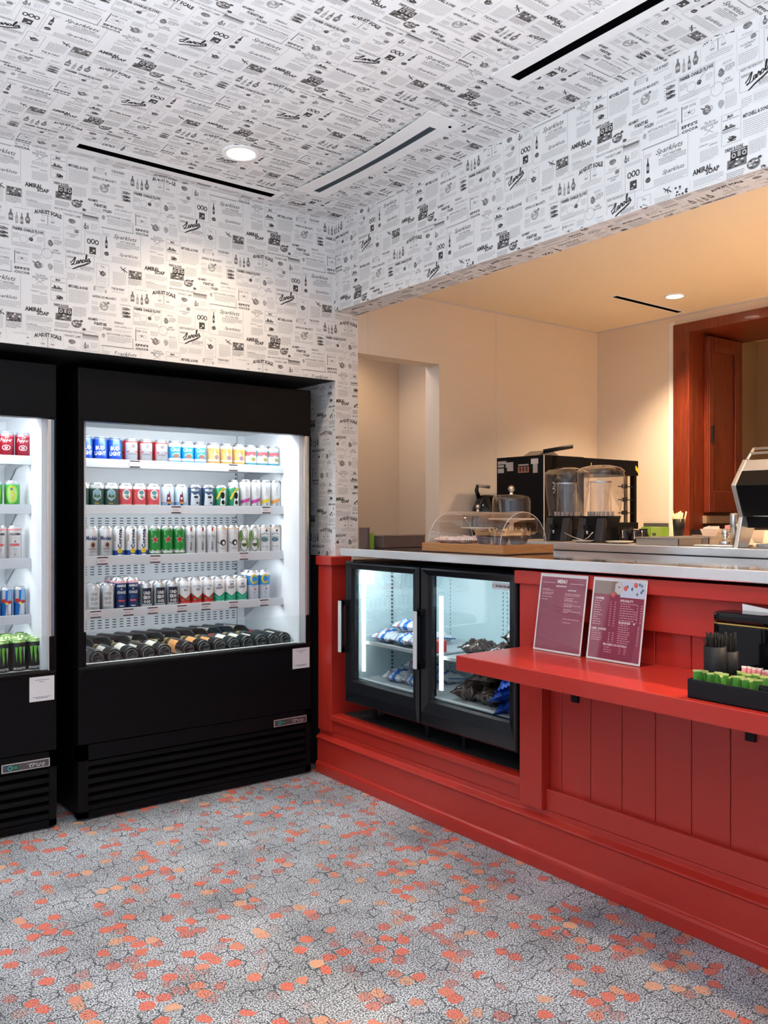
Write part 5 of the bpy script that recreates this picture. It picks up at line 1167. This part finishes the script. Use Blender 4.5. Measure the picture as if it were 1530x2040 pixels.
def muffin(x, y, label):
    t = thing('muffin', label, 'muffin', (x, y, 1.2415), 'muffins in the pastry case')
    b = MB(); vs = []; n = 24
    for z, r in ((1.242, .024), (1.262, .030), (1.280, .036)):
        for i in range(n): k = 1+.05*math.cos(8*2*PI*i/n); a = 2*PI*i/n; vs.append((x+r*k*math.cos(a), y+r*k*math.sin(a), z))
    for i in range(n):
        k = 1.1 if i % 6 < 3 else .95; a = 2*PI*i/n; vs.append((x+.042*k*math.cos(a), y+.042*k*math.sin(a), 1.292+(.022 if i % 6 == 1 else .004)))
    for j in range(2): b.add(vs[j*n:(j+2)*n], [(i, (i+1) % n, n+(i+1) % n, n+i) for i in range(n)], MP, True)
    b.add(vs[2*n:], [(i, (i+1) % n, n+(i+1) % n, n+i) for i in range(n)], MPT, True); b.build('paper_cup', t)
    b = MB(); b.ball((x, y, 1.284), .034, MUF, 16, (1, 1, .62)); b.build('cake_top', t)
for i, (x, y) in enumerate(((2.655, 2.66), (2.755, 2.655), (2.665, 2.765), (2.77, 2.76), (2.83, 2.70))):
    muffin(x, y, 'brown muffin in the pastry case, %s' % ['front corner near the bar edge', 'near end, middle', 'second from the near end, bar edge side', 'second from the near end, far side', 'near end, far side'][i])
for i, (x, y) in enumerate(((2.66, 2.88), (2.66, 2.965), (2.67, 3.03), (2.77, 2.90), (2.77, 3.0))):
    t = thing('wrapped_cookie', 'wrapped pale cookie in the pastry case, %s from the muffins' % ORD[i], 'cookie', (x, y, 1.2415), 'wrapped cookies in the pastry case')
    b = pouch(.09, .085, .026, cm(.80, .72, .70, .25, .05), [(.4, .6, cm(.70, .42, .30, .4, 0))], seed=90+i); b.v = [(x+p[0], y+p[1], 1.256+p[2]) for p in b.v]; b.build('wrapper', t)

# glass cake stands
def cloche(label, x, y, r, z, hz, kr, plate, cat='cake dome'):
    t = thing('cake_dome', label, cat, (x, y, ZK))
    b = MB(); b.lathe([(r*.55, ZK), (r*.5, ZK+.006), (.014, ZK+.02), (.012, z-.025), (r*.5, z-.012), (plate, z-.006), (plate, z), (.0005, z)], cm(.78, .72, .66, .2, 0), 30, (x, y, 0)); b.build('cake_stand', t)
    b = MB(); b.lathe([(r, z+.001), (r, z+hz*.72), (r*.97, z+hz*.87), (r*.86, z+hz*.96), (r*.6, z+hz), (.012, z+hz+.002)], M['acrylic'], 36, (x, y, 0)); d = b.build('glass_cover', t)
    b = MB(); b.lathe([(.012, z+hz+.001), (.008, z+hz+.010), (.010, z+hz+.014)], M['chrome'], 16, (x, y, 0)); b.ball((x, y, z+hz+.012+kr), kr, M['acrylic'], 18); b.ball((x, y, z+hz+.012+kr), kr*.72, M['chrome'], 14); b.build('knob', d)
cloche('tall glass cake dome with a ball knob beside the black brewer', 3.36, 3.275, .104, 1.352, .128, .020, .125)
cloche('smaller glass dome, only its ball knob above the pastry case', 3.42, 3.60, .085, 1.30, .09, .016, .10)

# black brewer with a projecting canopy
t = thing('coffee_brewer', 'large black coffee brewer with a projecting canopy on the back counter', 'coffee brewer', (3.95, 3.43, ZK))
b = MB(); b.box(3.59, 3.93, 3.25, 3.62, ZK, 1.705, BK); b.box(3.586, 3.592, 3.246, 3.252, ZK, 1.706, M['silver']); b.build('body', t, .003)
b = MB(); b.box(3.93, 4.44, 3.25, 3.62, 1.610, 1.702, BK); b.build('canopy', t, .003)
b = MB(); b.box(3.93, 4.44, 3.25, 3.62, ZK, 1.325, BK); b.build('lower_deck', t, .003)
b = MB(); b.box(4.41, 4.435, 3.26, 3.29, 1.325, 1.61, BK); b.build('corner_post', t)
b = MB(); b.box(4.335, 4.36, 3.27, 3.28, 1.325, 1.61, M['steelv'])
for z in (1.38, 1.46, 1.54): b.box(4.27, 4.43, 3.268, 3.274, z, z+.006, M['blackm']); b.box(4.30, 4.35, 3.262, 3.27, z-.008, z+.016, M['blackm'])
b.build('rack_rail', t)
b = MB(); LB = cm(.42, .38, .36, .6, 0); OB = cm(.34, .13, .07, .5, 0)
F = lambda y, z: (3.5895, 3.62-y, z)
for y, z, w, h, m in ((.045, 1.675, .07, .018, LB), (.035, 1.655, .05, .014, LB), (.035, 1.628, .05, .026, LB), (.105, 1.66, .06, .03, LB), (.11, 1.635, .05, .022, LB), (.215, 1.655, .08, .008, LB), (.215, 1.628, .085, .034, OB), (.30, 1.672, .055, .03, cm(.66, .58, .52, .6, 0)), (.305, 1.632, .035, .05, LB)): b.flat(rect(y, z, w, h), F, m)
for y in (.19, .215, .24): b.flat(rect(y, 1.63, .012, .024), lambda a, c: (3.5892, 3.62-a, c), BLK)
b.build('warning_label', t, label='pale and orange warning labels')
b = MB(); b.prism([(3.585, 1.704), (3.60, 1.704), (3.66, 1.735), (3.72, 1.735), (3.78, 1.704)], 'y', 3.30, 3.42, cm(.20, .17, .15)); b.tube([(3.64, 3.30, 1.728), (3.70, 3.24, 1.742), (3.76, 3.19, 1.755)], .012, BM, 10); b.build('lever', t)
b = MB(); b.box(4.41, 4.4405, 3.2485, 3.25, 1.635, 1.662, YEL); b.v = [(x, y, z+(x-4.425)*-.8) for x, y, z in b.v]; b.box(3.99, 3.995, 3.2485, 3.25, 1.655, 1.675, YEL); b.build('sticker', t, label='small yellow sticker')

# round black thermal server behind the brewer
t = thing('thermal_server', 'rounded black server with a spout beside the brewer', 'coffee server', (3.56, 3.70, ZK))
b = MB(); b.lathe([(.0005, ZK), (.09, ZK), (.095, ZK+.05), (.088, ZK+.16), (.060, ZK+.232), (.045, ZK+.25), (.0005, ZK+.252)], M['blackg'], 30, (3.585, 3.70, 0)); b.build('body', t)
b = MB(); b.tube([(3.535, 3.715, ZK+.235), (3.522, 3.72, ZK+.28), (3.528, 3.715, ZK+.312)], [.014, .012, .009], M['blackg'], 10); b.tube([(3.528, 3.712, ZK+.308), (3.60, 3.69, ZK+.30)], .010, cm(.5, .42, .36, .3, .3), 8); b.build('spout', t)

# juice dispensers
def dispenser(label, x, y):
    t = thing('juice_dispenser', label, 'drink dispenser', (x, y, ZK), 'clear juice dispensers')
    b = MB()
    def sq(z, rx, ry, p=4.0, n=40):
        out = []
        for i in range(n):
            a = 2*PI*i/n; c_, s_ = math.cos(a), math.sin(a); out.append((x+rx*math.copysign(abs(c_)**(2/p), c_), y+ry*math.copysign(abs(s_)**(2/p), s_), z))
        return out
    def skin(b, rings, m, closed=True):
        n = len(rings[0])
        for j in range(len(rings)-1):
            b.add(rings[j]+rings[j+1], [(i, (i+1) % n, n+(i+1) % n, n+i) for i in range(n)], m, True)
        if closed: b.add(rings[-1], [tuple(range(n))], m)
    Z = ZK
    skin(b, [sq(Z+.128, .072, .082), sq(Z+.14, .074, .084), sq(Z+.25, .086, .096), sq(Z+.325, .091, .102), sq(Z+.345, .088, .099)], M['jar'], False); jar = b.build('clear_tank', t)
    b = MB(); skin(b, [sq(Z+.343, .092, .103), sq(Z+.352, .090, .101), sq(Z+.368, .072, .082), sq(Z+.378, .035, .045)], M['jar']); b.build('lid', t)
    b = MB(); b.lathe([(.052, Z+.13), (.050, Z+.30)], M['jar'], 24, (x, y, 0)); b.lathe([(.053, Z+.295), (.053, Z+.30)], M['steelv'], 24, (x, y, 0)); b.build('cooling_core', t)
    b = MB()
    for z in (Z+.29, Z+.26): b.tube([(x-.094+.004*(Z+.29-z)*8, y+.006, z-.012), (x-.096, y-.006, z), (x-.094, y+.01, z+.010)], .004, M['jar'], 6)
    for i in range(16):
        a = 2*PI*i/16; b.box(x+.06*math.cos(a)-.003, x+.06*math.cos(a)+.003, y+.06*math.sin(a)-.003, y+.06*math.sin(a)+.003, Z+.126, Z+.150, cm(.55, .50, .48, .3, 0))
    b.build('paddle', t)
    b = MB(); skin(b, [sq(Z, .070, .088, 5), sq(Z+.06, .060, .075, 5), sq(Z+.118, .070, .082, 5), sq(Z+.128, .074, .086, 5)], BM)
    for yy in (-.055, .055): b.prism([(x-.095, Z), (x-.085, Z+.05), (x-.070, Z+.118), (x-.045, Z+.118), (x-.05, Z)], 'y', y+yy-.022, y+yy+.022, cm(.035, .030, .030, .35, 0))
    b.build('base', t, .003)
    b = MB(); b.box(x-.115, x-.085, y-.014, y+.014, Z+.062, Z+.085, BM); b.tube([(x-.102, y, Z+.062), (x-.102, y, Z+.04)], .006, M['chrome'], 8); b.build('tap', t)
dispenser('clear juice dispenser on a black base, nearer the black brewer', 3.46, 2.975)
dispenser('clear juice dispenser on a black base, nearer the espresso machine', 3.42, 2.725)

# espresso machine: angular silver side plates, black back
t = thing('espresso_machine', 'angular silver and black espresso machine at the bar\'s far right', 'espresso machine', (3.45, 1.5, ZK))
OUT = [(3.219, 1.2375), (3.258, 1.362), (3.200, 1.489), (3.288, 1.596), (3.62, 1.60), (3.70, 1.50), (3.64, 1.36), (3.70, 1.2375), (3.60, 1.2375), (3.58, 1.33), (3.36, 1.33), (3.30, 1.2375)]
for y in (1.884, 1.09):
    b = MB(); b.prism(OUT, 'y', y, y+.018, M['silver']); b.build('side_plate', t, .003)
b = MB(); b.prism([(3.262, 1.364), (3.207, 1.488), (3.252, 1.548), (3.60, 1.548), (3.66, 1.48), (3.60, 1.364)], 'y', 1.108, 1.884, M['blackg']); b.build('back_panel', t, .002)
b = MB(); b.prism([(3.256, 1.5485), (3.291, 1.593), (3.60, 1.593), (3.60, 1.5485)], 'y', 1.108, 1.884, M['silver']); b.build('top_panel', t, .002)
b = MB(); b.box(3.2605, 3.2635, 1.14, 1.84, 1.364, 1.367, M['chrome']); b.prism([(3.30, 1.318), (3.285, 1.3625), (3.58, 1.3625), (3.58, 1.318)], 'y', 1.108, 1.884, M['blackm']); b.build('lower_body', t)
b = MB(); b.box(3.34, 3.60, 1.12, 1.872, 1.2375, 1.252, M['steelv']); b.build('drip_tray', t)
b = MB()
for x, z in ((3.320, 1.622), (3.345, 1.642)): b.tube([(x, 1.885, z), (x, 1.11, z)], .005, M['silver'], 8)
for y in (1.885, 1.11): b.tube([(3.292, y, 1.594), (3.345, y, 1.643)], .0055, M['silver'], 8)
b.build('cup_rail', t)
t = thing('steel_tube', 'upright steel tumbler beside the espresso machine', 'tumbler', (3.45, 2.035, ZK))
b = MB(); b.lathe([(.0005, ZK), (.017, ZK), (.017, 1.372), (.014, 1.378), (.0005, 1.378)], M['steelv'], 20, (3.45, 2.035, 0)); b.build('tube', t)
t = thing('tamper', 'chrome coffee tamper standing on a steel mat by the espresso machine', 'tamper', (3.36, 2.02, ZK))
b = MB(); b.lathe([(.0005, ZK+.008), (.026, ZK+.008), (.026, ZK+.022), (.010, ZK+.030), (.009, ZK+.040), (.017, ZK+.052), (.015, ZK+.072), (.0005, ZK+.078)], M['chrome'], 20, (3.36, 2.02, 0)); b.build('handle', t)
t = thing('steel_mat', 'flat steel mat under the chrome tamper', 'mat', (3.33, 1.98, ZK))
b = MB(); b.box(3.26, 3.42, 1.93, 2.11, ZK, ZK+.0075, M['steelv']); b.build('plate', t, .002)

# smaller things on the back counter
def bowl(label, x, y, s_, h, z=ZK, packs=None):
    t = thing('square_bowl', label, 'bowl', (x, y, z))
    b = MB(); lo, hi, e = s_*.55, s_, .004
    def sqr(r, zz): return [(x-r, y-r, zz), (x+r, y-r, zz), (x+r, y+r, zz), (x-r, y+r, zz)]
    R_ = [sqr(lo, z), sqr(hi, z+h), sqr(hi-e, z+h), sqr(lo-e, z+.005)]; vs = sum(R_, []); fs = [(3, 2, 1, 0), (12, 13, 14, 15)]
    for j in range(3):
        for i in range(4): fs.append((j*4+i, j*4+(i+1) % 4, (j+1)*4+(i+1) % 4, (j+1)*4+i))
    b.add(vs, fs, cm(.66, .58, .52, .3, 0)); b.build('dish', t)
    return t
BZ = ZK
bowl('pale square bowl of white packets in front of the cherry frame', 3.90, 2.414, .044, .064)
bowl('pale square bowl with a pink packet behind the chrome tamper', 3.92, 2.325, .040, .062)
bowl('pale square bowl beneath the espresso machine', 3.95, 2.19, .042, .06)
def sachets(label, x, y, z, m, n, g):
    p0 = None
    for i in range(n):
        loc = (x+RND.uniform(-.012, .012), y-.028+.056*i/max(1, n-1), z); rot = (RND.uniform(-.3, .3), RND.uniform(-.2, .2), PI/2+RND.uniform(-.4, .4))
        if p0 is None: p0 = packet_proto(label, m, m, g); tt = p0
        else: tt = clone(p0, loc, 0, label, g)
        tt.location = loc; tt.rotation_euler = rot
sachets('white sugar packet standing in the bowl before the cherry frame', 3.90, 2.414, ZK+.012, PWH, 7, 'white packets in the bowl')
sachets('pink sugar packet standing in the bowl behind the chrome tamper', 3.92, 2.325, ZK+.018, PPK, 3, 'pink packets in the bowl')
t = thing('stirrer_cup', 'black cup of pale wooden stirrers against the cherry frame', 'cup', (4.28, 2.862, ZK))
b = MB(); x, y = 4.28, 2.862; b.lathe([(.0005, ZK), (.027, ZK), (.034, 1.348), (.031, 1.348), (.025, ZK+.006), (.0005, ZK+.006)], BM, 24, (x, y, 0)); b.build('cup', t)
for i in range(11):
    a = 2*PI*i/11; q = .024 if i % 2 else .013
    b = MB(); p0 = Vector((x+q*.5*math.cos(a), y+q*.5*math.sin(a), ZK+.008)); p1 = Vector((x+q*1.75*math.cos(a), y+q*1.75*math.sin(a), 1.385+.008*math.sin(5*a))); b.tube([p0, p1], .005, cm(.72, .52, .32, .6, 0), 6, flat=.35); b.build('stirrer', t)
t = thing('coffee_stirrer', 'pale wooden stirrers leaning on the wall beside the stirrer cup', 'stirrer', (4.5, 3.05, ZK))
b = MB(); b.tube([(4.42, 3.0, ZK+.002), (4.55, 3.09, 1.33)], .006, cm(.72, .52, .36, .6, 0), 6, flat=.4); b.tube([(4.40, 2.98, ZK+.002), (4.53, 3.07, 1.36)], .006, cm(.72, .52, .36, .6, 0), 6, flat=.4); b.build('stick', t)
def teabox(label, x0, x1, y0, y1, z0, z1, cat='tea box'):
    t = thing('tea_box', label, cat, ((x0+x1)/2, (y0+y1)/2, z0)); G1 = cm(.22, .44, .04, .5, 0); G2 = cm(.36, .56, .10, .5, 0)
    b = MB(); b.box(x0, x1, y0, y1, z0, z1, G1); b.box(x0-.0006, x0, y0, (y0+y1)/2, z0, z1, G2); b.build('box', t, .0015)
    b = MB(); yc = y0+(y1-y0)*.35; b.flat(ell(0, 0, min(.012, (y1-y0)*.3), .008), lambda a, c: (x0-.0012, yc-a, (z0+z1)/2-.004+c), BLK); b.flat(text_polys('TEA', 0, 0, .012, .005), lambda a, c: (x0-.0016, yc-a, (z0+z1)/2-.004+c), W_); b.build('oval_logo', t)
    return t
teabox('bright green tea box with a black oval near the white mug', 3.90, 3.97, 2.712, 2.836, ZK, 1.306)
teabox('narrow lime green box at the bar end beside the papered wall', 2.598, 2.640, 3.552, 3.594, 1.2015, 1.276)
t = thing('menu_board', 'thin dark brown upright board at the bar end by the papered wall', 'board', (2.58, 3.56, 1.2))
b = MB(); b.box(2.575, 2.588, 3.52, 3.596, 1.2035, 1.306, M['brown']); b.build('panel', t, .001); b = MB(); b.box(2.570, 2.594, 3.515, 3.598, 1.2015, 1.2035, M['brown']); b.build('foot', t)
t = thing('storage_box', 'low dark patterned box on the bar end in front of the cream doorway', 'box', (2.8, 3.55, 1.2))
BP2 = mat('dark_woven_box', (.12, .075, .07), .6, var=.5, nscale=40)
b = MB(); b.box(2.66, 2.94, 3.50, 3.590, 1.2005, 1.258, BP2); b.build('body', t, .003); b = MB(); b.box(2.658, 2.942, 3.498, 3.592, 1.258, 1.268, cm(.20, .14, .12, .5, 0)); b.build('lid', t, .002)
def pan(label, x0, x1, y0, y1, h):
    t = thing('steel_pan', label, 'pan', ((x0+x1)/2, (y0+y1)/2, ZK)); m = cm(.50, .44, .38, .35, .5)
    b = MB(); b.box(x0, x1, y0, y1, ZK+.0005, ZK+.003, m)
    for a in ((x0, x0+.003, y0, y1), (x1-.003, x1, y0, y1), (x0, x1, y0, y0+.003), (x0, x1, y1-.003, y1)): b.box(*a, ZK+.003, ZK+h, m)
    b.build('pan_body', t); b = MB()
    for a in ((x0-.006, x0, y0-.006, y1+.006), (x1, x1+.006, y0-.006, y1+.006), (x0, x1, y0-.006, y0), (x0, x1, y1, y1+.006)): b.box(*a, ZK+h-.003, ZK+h, m)
    b.build('rim', t)
pan('shallow steel pan at the back counter edge below the tea box', 3.245, 3.42, 2.17, 2.39, .034)
pan('second steel pan on the back counter, beside the square bowls', 3.46, 3.66, 2.16, 2.38, .034)
t = thing('mug', 'small white mug beside the green tea box', 'mug', (3.74, 2.735, ZK))
b = MB(); x, y = 3.74, 2.735; b.lathe([(.0005, ZK), (.026, ZK), (.030, 1.297), (.027, 1.297), (.023, ZK+.006), (.0005, ZK+.006)], cm(.74, .66, .58, .3, 0), 22, (x, y, 0)); b.build('body', t); b = MB(); b.tube([(x-.028, y+.004, 1.285), (x-.046, y+.006, 1.28), (x-.046, y+.006, 1.26), (x-.027, y+.004, 1.252)], .004, cm(.74, .66, .58, .3, 0), 8); b.build('handle', t)
for i, (x, y, h) in enumerate(((3.44, 2.60, .068), (3.47, 2.555, .062), (3.52, 2.63, .072), (3.55, 2.57, .066))):
    t = thing('milk_pitcher', 'small dark steel pitcher behind the saucers, %s from the dispensers' % ORD[i], 'pitcher', (x, y, ZK), 'small pitchers by the dispensers')
    b = MB(); b.lathe([(.0005, ZK), (.026, ZK), (.028, ZK+h*.4), (.019, ZK+h*.8), (.021, ZK+h), (.018, ZK+h), (.016, ZK+h*.8)], cm(.03, .025, .025, .12, .3), 20, (x, y, 0)); b.build('body', t)
    b = MB(); b.tube([(x-.018, y-.012, ZK+h*.92), (x-.036, y-.018, ZK+h*.85), (x-.036, y-.018, ZK+h*.4), (x-.024, y-.014, ZK+h*.25)], .003, M['chrome'], 8); b.build('handle', t)
for nm, x, y, r in (('white saucer with spoons in front of the dispensers', 3.30, 2.735, .055), ('white oval plate beside the steel pan', 3.30, 2.52, .065)):
    t = thing('saucer', nm, 'plate', (x, y, ZK)); b = MB(); b.lathe([(.0005, ZK+.0008), (r*.55, ZK+.0008), (r, ZK+.010), (r, ZK+.012), (r*.5, ZK+.004), (.0005, ZK+.004)], cm(.78, .72, .66, .25, 0), 28, (x, y, 0)); b.build('dish', t)
for i, (dx, dz, dy) in enumerate(((.0, .045, .10), (.0, .05, -.075))):
    t = thing('spoon', 'thin steel spoon resting on the saucer, %s' % ['pointing to the brewer', 'pointing to the espresso machine'][i], 'spoon', (3.30, 2.735, ZK+.006), 'spoons on the saucer')
    b = MB(); y1 = 2.735+dy; b.tube([(3.30, 2.735-dy*.12, ZK+.008), (3.29, 2.735+dy*.5, ZK+.024), (3.28, y1, ZK+dz)], .0022, M['chrome'], 6); b.build('handle', t); b = MB(); b.ball((3.30, 2.735-dy*.2, ZK+.009), .011, M['chrome'], 10, (.8, 1.3, .3)); b.build('bowl', t)

# ------------------------------------------------------------------ camera and render look
cd = bpy.data.cameras.new('camera'); cam = bpy.data.objects.new('camera', cd); COL.objects.link(cam); SC.camera = cam
cam.location = (0, 0, 1.37); cam.rotation_euler = (PI/2, 0, -math.radians(37.286))
cd.sensor_fit = 'HORIZONTAL'; cd.sensor_width = 36; cd.lens = 36*1710/1530; cd.shift_y = 6/1530; cd.clip_start = .05
vs = SC.view_settings; vs.view_transform = 'Standard'; vs.look = 'None'; vs.gamma = 1; vs.use_curve_mapping = False; vs.exposure = EXPO
cy = SC.cycles
cy.max_bounces = 9; cy.diffuse_bounces = 5; cy.glossy_bounces = 4; cy.transmission_bounces = 6; cy.transparent_max_bounces = 20; cy.caustics_reflective = False; cy.caustics_refractive = False; cy.sample_clamp_indirect = 6.0; cy.use_denoising = True
